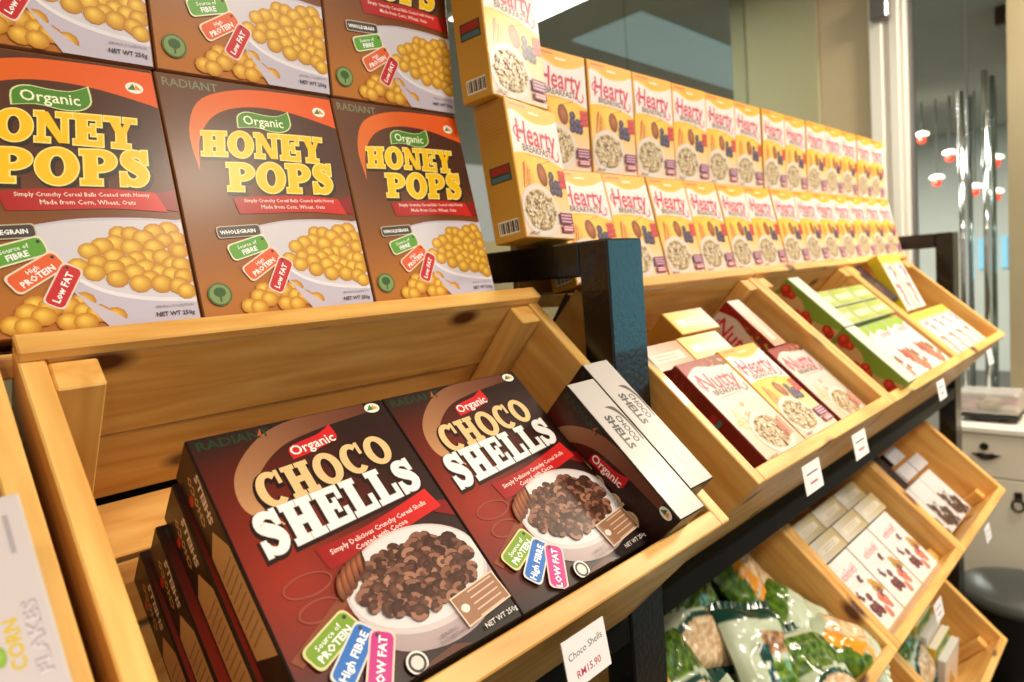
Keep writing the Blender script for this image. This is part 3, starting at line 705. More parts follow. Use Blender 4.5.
M_SHADE = mat('lamp_shade_white', (250, 244, 236), .4, emit=(255, 240, 220), es=3.5)
M_RED = mat('red_lamp_globe', (220, 60, 40), .3, emit=(240, 70, 44), es=1.6)
M_CORD = mat('lamp_cord', (40, 36, 34), .6)
pend = ((1.663, 1.012, 'highest of them, beside the white frame'), (1.451, .812, 'left of the handles, below the highest'), (1.553, .612, 'lowest one left of the handles'), (1.271, .489, 'between the two handle pairs'), (1.123, .424, 'lowest one right of the handles'), (1.12, .708, 'upper one right of the handles'))
bs = bmesh.new(); bm_lathe(bs, [(.012, .03), (.05, .018), (.058, 0), (.05, -.008)], 20); SHADE = bm_mesh('lamp_shade', bs, M_SHADE, True)
bs = bmesh.new(); bmesh.ops.create_uvsphere(bs, u_segments=16, v_segments=10, radius=.036); GLOBE = bm_mesh('lamp_globe', bs, M_RED, True)
for y, z, wh in pend:
    o = empty('pendant_lamp', T(7, y, CZ+z)); tag(o, 'small red glass pendant lamp seen through the door, '+wh, 'lamp', 'red pendant lamps beyond the door')
    link('lamp_shade', SHADE, o); link('lamp_globe', GLOBE, o, T(0, 0, -.042))
    bs = bmesh.new(); bm_tube(bs, [(0, 0, .03), (0, 0, CEIL-CZ-z)], .006, 6); link('lamp_cord', bm_mesh('lamp_cord', bs, M_CORD), o)

# ------------------------------------------------------------------ ceiling lamps of the shop (each carries its own light)
M_DIFF = mat('lamp_diffuser', (255, 250, 240), .5, emit=(255, 244, 226), es=6)
bs = bmesh.new(); bm_lathe(bs, [(.20, .0), (.21, -.02), (.20, -.035), (.18, -.035)], 32); RING = bm_mesh('lamp_housing', bs, M_WHITE, True)
bs = bmesh.new(); bm_lathe(bs, [(.178, -.030), (.178, -.037)], 32); DIFF = bm_mesh('lamp_diffuser', bs, M_DIFF)
for k, (x, y, wt) in enumerate(LAMPS):
    o = empty('ceiling_lamp', T(x, y, CEIL)); tag(o, 'round white ceiling lamp above the aisle, '+('nearest the door', 'above the middle crates', 'above the left crates', 'closest to the end wall')[k], 'lamp', 'round ceiling lamps over the aisle')
    link('lamp_housing', RING, o); link('lamp_diffuser', DIFF, o)
    ld = bpy.data.lights.new('lamp_light', 'AREA'); ld.shape = 'DISK'; ld.size = .36; ld.energy = wt; ld.color = (1, .87, .68)
    lo_ = bpy.data.objects.new('lamp_light', ld); COL.objects.link(lo_); lo_.parent = o; lo_.location = (0, 0, -.045)
# unseen ceiling light, added to brighten the room beyond the door
o = empty('light_panel', T(6.2, 2.2, CEIL)); tag(o, 'white ceiling light panel added to brighten the room beyond the door', 'ceiling light')
bm = bmesh.new(); bm_box(bm, -.5, .5, -.3, .3, -.03, 0, .004); link('panel_housing', bm_mesh('panel_housing', bm, M_WHITE), o)
bm = bmesh.new(); bm_box(bm, -.48, .48, -.28, .28, -.034, -.0302); link('panel_diffuser', bm_mesh('panel_diffuser', bm, M_DIFF), o)
ld = bpy.data.lights.new('panel_light', 'AREA'); ld.shape = 'RECTANGLE'; ld.size = .96; ld.size_y = .56; ld.energy = 330; ld.color = (1, .96, .9)
lo_ = bpy.data.objects.new('panel_light', ld); COL.objects.link(lo_); lo_.parent = o; lo_.location = (0, 0, -.04)
# shop window on the aisle side: bluish daylight
bm = bmesh.new(); bm_box(bm, 4.9, 6.6, -3.0, -2.96, .7, 2.4)
tag(link('window_5', bm_mesh('shop_window', bm, mat('daylight_pane', (120, 180, 200), .3, emit=(110, 205, 225), es=4.5))), 'wide shop window with pale blue daylight across the aisle', kind='structure')
# bright strip light beyond the glass
o = empty('light_panel', T(2.38, 2.0, CEIL)); tag(o, 'bright white ceiling light panel seen through the glass', 'ceiling light')
bm = bmesh.new(); bm_box(bm, -.205, .205, -.5, .5, -.03, 0, .004); link('panel_housing', bm_mesh('panel_housing', bm, M_WHITE), o)
bm = bmesh.new(); bm_box(bm, -.19, .19, -.485, .485, -.034, -.0302); link('panel_diffuser', bm_mesh('panel_diffuser', bm, mat('panel_diffuser', (255, 255, 255), .5, emit=(255, 250, 240), es=9)), o)
ld = bpy.data.lights.new('panel_light', 'AREA'); ld.shape = 'RECTANGLE'; ld.size = .38; ld.size_y = .96; ld.energy = 14; ld.color = (1, .96, .9)
lo_ = bpy.data.objects.new('panel_light', ld); COL.objects.link(lo_); lo_.parent = o; lo_.location = (0, 0, -.04)
# ------------------------------------------------------------------ stand
PX = ((-.60, -.523), (.678, .755), (2.465, 2.542))
FY0, FY1 = .508, .556
ZTOP = CZ+.0434
LEV = (0, -.4775, -.955)
def bar(parent, name, x0, x1, y0, y1, z0, z1, m=None):
    bm = bmesh.new(); bm_box(bm, x0, x1, y0, y1, z0, z1, .0025)
    return link(name, bm_mesh(name, bm, m or M_BLACK), parent)
stand = empty('display_stand', T(0, 0, 0)); tag(stand, 'black painted display stand carrying three tiers of pine crates', 'stand')
for a, b in PX:
    bar(stand, 'post', a, b, FY0, FY1, 0, ZTOP)
    bar(stand, 'post', a, b, 1.02, 1.07, 0, ZTOP)
    bar(stand, 'top_beam', a, b, FY1+.0005, 1.0195, ZTOP-.046, ZTOP)
for lv in LEV:
    for (a0, a1), (b0, b1) in zip(PX[:-1], PX[1:]):
        bar(stand, 'front_rail', a1+.0005, b0-.0005, FY0+.002, FY1-.002, CZ+lv-.489, CZ+lv-.4535, M_RAIL)
        bar(stand, 'rear_rail', a1+.0005, b0-.0005, .82, .86, CZ+lv-.235, CZ+lv-.19)
for (a0, a1), (b0, b1) in zip(PX[:-1], PX[1:]):
    bar(stand, 'top_rail', a1+.0005, b0-.0005, 1.025, 1.065, ZTOP-.11, ZTOP-.08)

# ------------------------------------------------------------------ crates
TH = R(43.1)
S_ = Vector((0, -math.cos(TH), -math.sin(TH))); N_ = Vector((0, -math.sin(TH), math.cos(TH)))
def CP(X, s, n, lv=0): return Vector((X, .625, CZ-.0325+LEV[lv])) + S_*s + N_*n
DEP = .225
def crate(x0, x1, ell, lv, label, name='pine_crate'):
    w_ = x1-x0; t = .018
    root = empty(name, basis(CP(x0, ell, -DEP, lv), EX, -S_, N_)); tag(root, label, 'crate', 'pine display crates')
    L_ = ell+.02
    def bd(nm, lx, ly, lz, cx, cy, cz, ax='x'):
        # board with its grain along mesh x, turned to lie along ax
        if ax == 'x': me = box_mesh(nm, lx, ly, lz, M_PINE); m = T(cx, cy, cz)
        elif ax == 'y': me = box_mesh(nm, ly, lx, lz, M_PINE); m = T(cx, cy, cz) @ Matrix.Rotation(R(90), 4, 'Z')
        else: me = box_mesh(nm, lz, ly, lx, M_PINE); m = T(cx, cy, cz) @ Matrix.Rotation(R(90), 4, 'Y')
        return link(nm, me, root, m)
    hb = DEP-.014
    for s0, s1 in ((0, .098), (.1015, hb*1.0)):
        bd('back_board', w_-2*t-.001, .02 if s0 else .018, (s1-s0), w_/2, L_-.0105, .014+s0+(s1-s0)/2)
    bd('back_ledge', w_, .021, .012, w_/2, L_-.0105, DEP+.006)
    bd('side_board', t, L_-.001, DEP, t/2, L_/2, DEP/2, 'y'); bd('side_board', t, L_-.001, DEP, w_-t/2, L_/2, DEP/2, 'y')
    bd('front_board', w_-2*t-.001, .02, DEP, w_/2, .0105, DEP/2)
    k = 5; sw = (L_-.045)/k
    for i in range(k):
        bd('bottom_slat', w_-2*t-.002, sw-.006, .012, w_/2, .0225+sw*(i+.5), .0065)
    for cx in (t+.018, w_-t-.018):
        bd('corner_block', .034, .030, DEP-.014, cx, L_-.0365, .013+(DEP-.016)/2, 'z')
        bd('corner_block', .03, .03, DEP-.06, cx, .0365, .013+(DEP-.06)/2, 'z')
    return root
XB = (.0835, .668)
crate(-.49, .072, .371, 0, 'pine crate at the left edge holding a white box')
crate(.0835, .668, .371, 0, 'large pine crate holding brown chocolate cereal boxes')
crate(.768, 1.318, .355, 0, 'pine crate right of the black post holding red and yellow boxes')
crate(1.320, 1.860, .355, 0, 'pine crate holding white boxes and green sided boxes')
crate(1.862, 2.405, .355, 0, 'pine crate at the far top end holding white and yellow packets')
crate(.768, 1.318, .350, 1, 'lower pine crate filled with clear plastic bags')
crate(1.320, 1.860, .350, 1, 'lower pine crate holding white boxes with berry pictures')
crate(1.862, 2.405, .350, 1, 'lower pine crate at the far end holding chocolate packs')
crate(1.320, 1.860, .350, 2, 'bottom pine crate under the white berry boxes')
crate(1.862, 2.405, .350, 2, 'bottom pine crate at the far end holding yellow packs')
# shelves behind the crates
def shelf(x0, x1, label):
    o = empty('display_shelf', T(x0, .642, CZ-.05)); tag(o, label, 'shelf')
    n = 3; d = .375/n
    for i in range(n):
        me = box_mesh('shelf_plank', x1-x0, d-.002, .02, M_PINE); link('shelf_plank', me, o, T((x1-x0)/2, .012+d*(i+.5), .0135))
    me = box_mesh('stop_board', x1-x0, .015, .18, M_PINE); link('stop_board', me, o, T((x1-x0)/2, .132, .0235+.0905))
    return o
shelf(-.5, .640, 'pine shelf behind the large crate carrying brown cereal boxes')
shelf(.778, 2.461, 'pine shelf behind the far crates carrying yellow cereal boxes')
# dark brace and block seen in the gap left of the post
o = empty('shelf_brace', T(.785, .66, CZ-.03)); tag(o, 'dark brown wooden brace in the gap beside the black post', 'brace')
bm = bmesh.new(); bm_tube(bm, [(0, 0, 0), (0, .085, -.115)], .012, 4); link('strut', bm_mesh('strut', bm, M_BROWN), o)

# ------------------------------------------------------------------ boxes on the shelves
def leaning(pack, x_left, yf, zf, lean, dx=0):
    """front bottom edge at (yf, zf), tipped back"""
    up = Vector((0, math.sin(lean), math.cos(lean))); bk = Vector((0, math.cos(lean), -math.sin(lean)))
    o = Vector((x_left+pack.w/2, yf, CZ+zf)) + bk*(pack.d/2)
    r = Matrix.Rotation(dx, 4, 'Z')
    return basis(o, EX, bk, up) @ r
GH = 'brown honey cereal boxes'
for k, pos in enumerate(('leftmost', 'middle', 'rightmost')):
    honey.put('cereal_box', leaning(honey, .0415+.1905*k, .647, -.0155, R(12.2)), 'brown and orange honey cereal box on the pine shelf, %s of the lower row' % pos, 'cereal box', GH)
    honey.put('cereal_box', leaning(honey, .0455+.1905*k, .703, .2315, R(0)), 'brown honey cereal box cut off by the photo top, %s of the upper row' % pos, 'cereal box', GH)
GB = 'yellow breakfast cereal boxes'
ORD = ('first', 'second', 'third', 'fourth', 'fifth', 'sixth', 'seventh', 'eighth', 'ninth', 'tenth', 'eleventh', 'twelfth', 'thirteenth')
for k in range(13):
    hearty.put('cereal_box', leaning(hearty, .783+.1290*k, .647+random.uniform(-.002, .002), -.0155, R(12.2), random.uniform(-.015, .015)), 'yellow cereal box, %s from the black post in the lower shelf row' % ORD[k], 'cereal box', GB)
    hearty.put('cereal_box', leaning(hearty, .774+.1303*k, .697+random.uniform(-.002, .002), .1685, R(0), random.uniform(-.015, .015)), 'yellow cereal box, %s from the black post in the upper shelf row' % ORD[k], 'cereal box', GB)
hearty.put('cereal_box', leaning(hearty, .626, .612, .0535, R(7), R(10)), 'yellow cereal box standing on the black beam, lower one of the two', 'cereal box', GB)
hearty.put('cereal_box', leaning(hearty, .612, .636, .2405, R(3.5), R(8)), 'yellow cereal box stacked on another above the black beam, cut by the photo top', 'cereal box', GB)

# ------------------------------------------------------------------ contents of the crates
def lying(pack, X0, s_top, n_top, lv=0, rot=0):
    """printed front facing up out of the crate; X0 left edge, s_top = its upper edge along the slope"""
    o = CP(X0+pack.w/2, s_top+pack.h, n_top-pack.d/2, lv)
    return basis(o, EX, -N_, -S_) @ Matrix.Rotation(rot, 4, 'Y')
def on_edge(pack, X0, s0, n_top, lv=0):
    """box standing in the crate, front facing left, top panel up"""
    o = CP(X0+pack.d/2, s0+pack.w/2, n_top-pack.h, lv)
    return basis(o, S_, EX, N_)
def upright(pack, X0, s0, n_top, lv=0):
    """box standing in the crate, front facing the aisle, top panel up"""
    o = CP(X0+pack.w/2, s0+pack.d/2, n_top-pack.h, lv)
    return basis(o, EX, -S_, N_)
GC = 'dark brown chocolate cereal boxes'
for col, (x, sh) in enumerate(((.176, (0, -.005, -.014, -.019)), (.3645, (0, 0, 0, 0)))):
    for k in range(4):
        choco.put('cereal_box', lying(choco, x+sh[k], .094+(.0, .006, .012, .004)[k], -.015-.049*k), ('brown chocolate cereal box, %s of the %s stack' % (('topmost', 'second from the top', 'third from the top', 'lowest')[k], ('left', 'right')[col])), 'cereal box', GC)
choco.put('cereal_box', on_edge(choco, .5535, .163, .032), 'chocolate cereal box standing with its white top up, beside the stacked brown boxes', 'cereal box', GC)
choco.put('cereal_box', on_edge(choco, .6025, .141, .032), 'chocolate cereal box standing with its white top up, against the right crate wall', 'cereal box', GC)
# white box in the leftmost crate
def art_corn(w_, h_):
    A = Art(); A.rect(0, 0, w_, h_, (206, 196, 200))
    A.band(curve(sc([(.0, .1), (.3, .2), (.5, .5), (.52, 1)], w_, h_)), curve(sc([(0, .1), (.0, .4), (.0, .7), (0, 1)], w_, h_)), (216, 196, 208))
    A.text('CORN', .855*w_, .47*h_, .0085, (214, 184, 30), .03, R(90), wid=.027); A.text('FLAKES', .945*w_, .44*h_, .0085, (140, 116, 140), .035, R(90), wid=.040); A.text('FLAKES', .944*w_, .44*h_, .0085, (222, 212, 220), .0, R(90), wid=.039)
    A.disc(.76*w_, .52*h_, .0028, .0055, (130, 170, 60), (160, 196, 90), n=14)
    A.rect(.90*w_, .80*h_, .925*w_, .93*h_, (170, 162, 168))
    return A
corn = Pack(.10, .19, .27, {'*': (206, 200, 202)}, [('front', 'front_print', art_corn(.10, .19))])
corn.put('cereal_box', lying(corn, -.047, .165, .068), 'white corn cereal box lying in the leftmost crate', 'cereal box')
bm = None
# middle crate: red and yellow boxes
GN = 'red and white breakfast cereal boxes'
for k in range(3):
    nutty.put('cereal_box', lying(nutty, .834, .152, -.006-.0525*k), 'dark red and white cereal box, %s of the stack right of the black post' % ('topmost', 'middle', 'lowest')[k], 'cereal box', GN)
    hearty.put('cereal_box', lying(hearty, .964, .148, -.006-.0525*k), 'yellow and white cereal box in the middle crate, %s of its stack' % ('topmost', 'middle', 'lowest')[k], 'cereal box', GB)
    if k < 3: nutty.put('cereal_box', lying(nutty, 1.160, .158, -.028-.0525*k), 'white and red cereal box, %s of the stack right of the yellow stack' % ('topmost', 'second', 'lowest')[k], 'cereal box', GN)
nutty.put('cereal_box', upright(nutty, .793, .098, -.020), 'red cereal box standing with its pale top up behind the red stack', 'cereal box', GN)
hearty.put('cereal_box', upright(hearty, .923, .096, -.020), 'yellow cereal box standing with its pale top up behind the stack', 'cereal box', GB)
hearty.put('cereal_box', upright(hearty, .955, .038, -.022), 'yellow topped cereal box at the back of the middle crate', 'cereal box', GB)
nutty.put('cereal_box', on_edge(nutty, 1.195, .030, -.026), 'dark red cereal box standing sideways at the back of the middle crate', 'cereal box', GN)
# third crate: green sided boxes and white boxes
strawberry = [(.2, .25, .3, (190, 44, 36)), (.75, .2, .24, (206, 84, 40)), (.5, .62, .26, (150, 30, 34))]
def art_green(w_, h_):
    A = Art(); A.grid(0, 0, w_, h_, lambda u, v: mixc((178, 140, 92), (186, 150, 100), v), 3, 8)
    A.band(curve(sc([(0, .80), (.3, .93), (.6, .84), (1, .95)], w_, h_)), curve(sc([(0, 1), (.3, 1), (.6, 1), (1, 1)], w_, h_)), (96, 124, 40), (120, 150, 52))
    rnd = random.Random(2)
    for u, v in ((.08, .92), (.90, .86), (.60, .80)):
        for k in range(6): A.disc(min(.92, max(.08, u+rnd.gauss(0, .05)))*w_, min(.94, v+rnd.gauss(0, .03))*h_, .010, .009, (150, 30, 24), (216, 74, 46), (-.2, .3), 10)
    return A
green = Pack(.153, .21, .056, {'*': (120, 150, 60), 'top': (210, 208, 202)}, [('front', 'front_print', art_green(.153, .21))])
green.put('cereal_box', on_edge(green, 1.394, .035, .022), 'green sided box with strawberries standing on edge, farther one of two', 'cereal box', 'green strawberry boxes')
green.put('cereal_box', on_edge(green, 1.390, .189, .022), 'green sided box with strawberries standing on edge, nearer the crate front', 'cereal box', 'green strawberry boxes')
wb = Pack(.118, .155, .05, {'*': (214, 208, 202), 'top': (166, 182, 84)}, [('front', 'front_print', art_generic(.118, .155, 4, (222, 216, 216), [(.5, .22, .34, (206, 120, 90)), (.3, .35, .2, (180, 60, 50)), (.75, .30, .2, (150, 90, 60))], True, (190, 60, 70), (150, 180, 70))), ('top', 'top_print', art_top(.118, .05, (156, 174, 70), (176, 190, 100)))])
for i in range(3):
    for k in range(3):
        wb.put('cereal_box', lying(wb, 1.452+.1215*i, .182, -.004-.051*k), 'white muesli box with fruit picture, %s of the %s stack in the third crate' % (('topmost', 'middle', 'lowest')[k], ('left', 'centre', 'right')[i]), 'cereal box', 'white muesli boxes')
    for r_ in range(2):
        wb.put('cereal_box', upright(wb, 1.452+.1215*i, .070+.054*r_, .002), 'lime green topped muesli box, %s of the %s row behind the white stacks' % (('left', 'centre', 'right')[i], ('rear', 'front')[r_]), 'cereal box', 'white muesli boxes')
# fourth crate: packets
pk = Pack(.085, .17, .03, {'*': (226, 214, 150), 'left': (206, 182, 40), 'top': (250, 246, 240)}, [('front', 'front_print', art_generic(.085, .17, 6, (222, 216, 216), [(.4, .3, .3, (210, 120, 110)), (.7, .62, .2, (120, 80, 120))], True, (140, 90, 150), (214, 206, 80)))])
for i in range(5):
    pk.put('cereal_packet', lying(pk, 1.915+.0875*i, .176, -.03), 'white and yellow packet, %s in the front row of the far top crate' % ORD[i], 'packet', 'white and yellow packets')
    pk.put('cereal_packet', lying(pk, 1.915+.0875*i, .176, -.0605), 'white and yellow packet under the front row, %s in the far top crate' % ORD[i], 'packet', 'white and yellow packets')
def tilted(pack, X0, s_top, n_top, ang, lv=0):
    o = CP(X0+pack.w/2, s_top+pack.h*math.cos(ang), n_top-pack.h*math.sin(ang)-pack.d/2, lv)
    up = -S_*math.cos(ang)+N_*math.sin(ang); bk = up.cross(EX)
    return basis(o, EX, bk, up)
for i in range(2):
    pk.put('cereal_packet', tilted(pk, 1.985+.094*i, .008, .045, R(22)), 'tall white and yellow packet leaning up at the back, %s of two' % ('left', 'right')[i], 'packet', 'white and yellow packets')
pv = Pack(.085, .13, .05, {'*': (40, 20, 34), 'top': (60, 34, 54)}, [('front', 'front_print', art_generic(.085, .13, 9, (44, 22, 38), [(.5, .4, .3, (60, 30, 50))]))])
pv.put('cereal_packet', lying(pv, 1.890, .004, -.004), 'dark purple packet in the corner of the far top crate', 'packet')
yl = Pack(.085, .13, .05, {'*': (206, 186, 50), 'top': (216, 200, 80)}, [('front', 'front_print', art_generic(.085, .13, 10, (206, 184, 40), [(.5, .3, .3, (170, 150, 40))]))])
yl.put('cereal_packet', lying(yl, 1.888, .138, -.034) @ Matrix.Scale(.999, 4), 'plain mustard yellow packet below the purple one', 'packet')

# lower tier: white berry boxes
mz = Pack(.138, .158, .048, {'*': (214, 208, 202), 'top': (206, 200, 190), 'left': (150, 120, 70)}, [('front', 'front_print', art_generic(.138, .158, 14, (222, 216, 216), [(.72, .18, .20, (222, 110, 90)), (.42, .26, .22, (96, 40, 48)), (.80, .36, .14, (110, 50, 60)), (.25, .45, .09, (90, 44, 60)), (.6, .62, .08, (90, 44, 60)), (.85, .42, .14, (206, 150, 60))], True, (206, 72, 92))), ('top', 'top_print', art_top(.138, .048, (212, 206, 200), (190, 170, 120)))])
for i in range(3):
    for k in range(3):
        mz.put('cereal_box', lying(mz, 1.385+.1405*i, .172, -.045-.0485*k, 1), 'white box with berries, %s of the %s stack on the lower tier' % (('topmost', 'middle', 'lowest')[k], ('left', 'centre', 'right')[i]), 'cereal box', 'white berry boxes')
    for r_ in range(2):
        mz.put('cereal_box', upright(mz, 1.385+.1405*i, .070+.050*r_, -.048+.014*r_, 1), 'white and gold topped box, %s of the %s row on the lower tier' % (('left', 'centre', 'right')[i], ('rear', 'front')[r_]), 'cereal box', 'white berry boxes')
# lower tier: chocolate packs
cp_ = Pack(.106, .148, .042, {'*': (208, 202, 206), 'left': (40, 20, 26), 'top': (206, 200, 206)}, [('front', 'front_print', art_generic(.106, .148, 17, (206, 200, 204), [(.5, .2, .42, (52, 28, 22)), (.3, .28, .3, (62, 34, 26)), (.7, .26, .3, (44, 24, 20)), (.5, .5, .10, (120, 120, 116))], None))])
for i in range(3):
    for k in range(3):
        cp_.put('chocolate_pack', lying(cp_, 1.935+.109*i, .172, -.058-.0425*k, 1), 'white pack with dark chocolate pieces, %s of the %s stack' % (('topmost', 'middle', 'lowest')[k], ('left', 'centre', 'right')[i]), 'pack', 'chocolate packs')
    cp_.put('chocolate_pack', upright(cp_, 1.950+.109*i, .118, -.050, 1), 'pale topped pack, %s of the row behind the chocolate stacks' % ('left', 'centre', 'right')[i], 'pack', 'chocolate packs')
dk = Pack(.10, .13, .044, {'*': (44, 24, 30), 'top': (70, 40, 46)}, [('front', 'front_print', art_generic(.10, .13, 18, (44, 22, 28), [(.5, .4, .3, (70, 40, 40))]))])
dk.put('chocolate_pack', lying(dk, 1.900, .035, -.03, 1), 'dark maroon pack lying at the back of the lower far crate', 'pack', 'chocolate packs')
cp_.put('chocolate_pack', upright(cp_, 2.03, .065, -.03, 1), 'pale topped pack standing beside the dark maroon pack', 'pack', 'chocolate packs')
# bottom tier: yellow packs and greenery bag
yp = Pack(.16, .15, .022, {'*': (214, 190, 80), 'left': (222, 190, 60), 'top': (214, 206, 190), 'right': (190, 196, 214)}, [('front', 'front_print', art_generic(.16, .15, 21, (226, 200, 80), [(.5, .3, .3, (96, 140, 50)), (.5, .6, .25, (230, 190, 60))], None, band=(70, 130, 40)))])
yp2 = Pack(.16, .15, .022, {'*': (210, 206, 200), 'left': (214, 210, 204), 'right': (190, 196, 214)}, [('front', 'front_print', art_generic(.16, .15, 22, (214, 206, 190), [(.5, .3, .3, (226, 180, 50))]))])
for k in range(6):
    (yp, yp2)[k % 2].put('snack_pack', tilted((yp, yp2)[k % 2], 2.085, .060+.036*k, -.008-.004*k, R(50), 2), 'thin yellow and white pack, %s from the back in the bottom crate' % ORD[k], 'pack', 'yellow packs in the bottom crate')

# ------------------------------------------------------------------ plastic bags of grain on the lower tier
def bag(X, s, n, rot, wdt, hgt, scheme, label, tilt=0, seed=0, lv=1):
    rnd = random.Random(seed); nu, nv = 26, 34
    root = empty('plastic_bag', basis(CP(X, s, n, lv), EX, -S_, N_) @ Matrix.Rotation(rot, 4, 'Z') @ Matrix.Rotation(tilt, 4, 'X')); tag(root, label, 'bag', 'plastic bags of grain')
    off = Vector((seed*3.7, seed*1.3, 0))
    verts = []; cols = []; faces = []
    MINT, LEAF, DGREEN, OR, BEIGE = (208, 216, 196), (104, 138, 44), (24, 62, 50), (232, 152, 40), (198, 160, 118)
    for side in (1, -1):
        for j in range(nv+1):
            for i in range(nu+1):
                u = i/nu*2-1; v = j/nv*2-1
                e = max(0, (1-abs(u)**2.6))*max(0, (1-abs(v)**3.0))
                th = .024*e**.55
                p = Vector((u*wdt/2*(1-.06*(1-abs(v))), v*hgt/2, 0))
                cr_ = noise.noise(p*26+off)*.010*e+noise.noise(p*60+off)*.0045*e + noise.ridged_multi_fractal(p*18+off, 1, 2, 3, 1, 2)*.0035*e
                verts.append((p.x, p.y, side*(th+abs(cr_)*.7+cr_*.3)+.004*math.sin(u*5+seed)*(abs(v)**2)))
                f = noise.noise(p*70+off); g = noise.noise(p*105+off)
                c = mixc(MINT, (168, 182, 154), .5+.6*noise.noise(p*20+off))
                t = (v+1)/2
                if scheme == 0:      # greens above, grain window below
                    if t > .52+f*.06 and abs(u) < .95 and t < .9: c = mixc(LEAF, (38, 64, 18), max(0, min(1, .5+g*1.2)))
                    if t < .45+f*.02 and (u*.9)**2+((t-.15)/.33)**2 < .75: c = mixc(BEIGE, (236, 214, 180), max(0, min(1, .5+g*1.6)))
                    elif t < .5 and (u*.9)**2+((t-.15)/.36)**2 < .95: c = DGREEN
                elif scheme == 1:    # beige window, orange stripe
                    if u > .05 and .25 < t < .8: c = mixc(BEIGE, (232, 206, 168), max(0, min(1, .5+g*1.6)))
                    elif -.35+f*.2 < u <= .05 and .2 < t < .85: c = OR
                    elif u < -.35 and t > .25: c = mixc(LEAF, (50, 80, 24), max(0, min(1, .5+g*1.3)))
                elif scheme == 2:    # pale bag with dark header
                    if t > .88: c = DGREEN
                    elif u > -.1 and .18 < t < .5: c = mixc((126, 156, 44), (52, 86, 22), max(0, min(1, .5+g*1.3)))
                    elif -.45 < u < -.05 and .3 < t < .62: c = mixc(DGREEN, (230, 232, 226), 1 if f > .2 else 0)
                    elif u > -.2 and .55 < t < .75: c = mixc(BEIGE, (120, 78, 52), max(0, min(1, .5+g*1.6)))
                else:                # mostly clear film
                    if t > .75: c = mixc(LEAF, (50, 80, 24), max(0, min(1, .5+g)))
                    if t < .25 and abs(u) < .7: c = mixc(BEIGE, (150, 90, 60), max(0, min(1, .5+g*1.6)))
                cols.append(lin(c))
        b = 0 if side == 1 else (nu+1)*(nv+1)
        for j in range(nv):
            for i in range(nu):
                a = b+j*(nu+1)+i; q = (a, a+1, a+nu+2, a+nu+1); faces.append(q if side == 1 else q[::-1])
    me = bpy.data.meshes.new('bag_film'); me.from_pydata(verts, [], faces)
    at = me.color_attributes.new('Col', 'FLOAT_COLOR', 'POINT'); at.data.foreach_set('color', [x for c in cols for x in c])
    me.materials.append(M_BAG)
    for p in me.polygons: p.use_smooth = True
    link('bag_film', me, root)
    sealc = (24, 62, 50) if scheme in (0, 2) else (206, 214, 192)
    for sgn in (1, -1):
        vs = []; fs = []; m = 28
        for i in range(m+1):
            x = (i/m-.5)*wdt*.99; z = .0015*math.sin(i*2.2)
            vs += [(x, sgn*hgt/2, z+.004*math.sin((i/m*2-1)*5+seed)), (x, sgn*(hgt/2+.013), z*1.6+.004*math.sin((i/m*2-1)*5+seed))]
        for i in range(m): fs.append((2*i, 2*i+2, 2*i+3, 2*i+1) if sgn > 0 else (2*i, 2*i+1, 2*i+3, 2*i+2))
        me = bpy.data.meshes.new('crimped_seal'); me.from_pydata(vs, [], fs)
        at = me.color_attributes.new('Col', 'FLOAT_COLOR', 'POINT'); at.data.foreach_set('color', [x for _ in vs for x in lin(sealc)])
        me.materials.append(M_BAG); link('crimped_seal', me, root)
    return root
BAGS = [
 (1.19, .105, -.080, R(12), .150, .18, 1, 'clear bag with orange stripe and beige grain, at the back by the crate wall', R(8), 1),
 (.995, .085, -.070, R(-20), .155, .18, 0, 'clear bag printed with green leaves at the back of the crate', R(5), 2),
 (.865, .150, -.075, R(-8), .150, .19, 0, 'green leaf bag with a brown grain window beside the black post', R(0), 3),
 (1.035, .215, -.045, R(-24), .150, .19, 2, 'pale bag with a dark green header lying in the middle of the crate', R(6), 4),
 (1.215, .215, -.060, R(28), .140, .18, 3, 'nearly empty pale film bag by the right crate wall', R(-4), 5),
 (1.115, .285, -.030, R(-18), .150, .17, 0, 'bag with an oval brown grain window at the crate front', R(-6), 6),
 (1.235, .285, -.035, R(38), .120, .15, 1, 'small bag with orange stripe in the front right corner', R(-10), 7),
 (.885, .275, -.055, R(4), .150, .17, 0, 'green leaf bag at the front left of the crate', R(0), 8),
 (1.05, .17, -.135, R(0), .36, .24, 3, 'wide pale bag lying beneath the other bags', R(0), 9),
]
for b in BAGS: bag(*b[:7], b[7], b[8], b[9])
bag(1.975, .15, -.030, R(10), .17, .22, 0, 'dark green leafy bag beside the yellow packs in the bottom crate', R(15), 12, 2)

# ------------------------------------------------------------------ price tags
def price_tag(x, lv, ell, label, l1=None, l2=None, wd=.060, hg=.040, rot=0):
    A = Art(); A.z = 0
    A.rect(0, 0, wd, hg, (240, 236, 238))
    if l1: A.text(l1, .5*wd, .60*hg, .0085, (40, 36, 40), .0, R(4), align='c'); A.text(l2, .5*wd, .18*hg, .0088, (190, 50, 90), .012, R(2), align='c')
    else:
        A.rect(.18*wd, .62*hg, .8*wd, .68*hg, (120, 116, 120)); A.rect(.3*wd, .28*hg, .72*wd, .36*hg, (200, 110, 130))
    e = CP(0, ell, 0, lv)
    root = empty('price_tag', T(x, e.y-.0035, e.z-.0445+.036) @ Matrix.Rotation(rot, 4, 'Y') @ Matrix.Rotation(R(-9), 4, 'X')); tag(root, label, 'price tag', 'white price tags')
    bm = bmesh.new(); bm_box(bm, 0, wd, -.0004, .0004, -hg, 0); me = bm_mesh('card', bm, M_WHITE); link('card', me, root)
    link('print', A.mesh('print', lambda a, b, c: (a, -.0006-c, b-hg), M_PAPER), root)
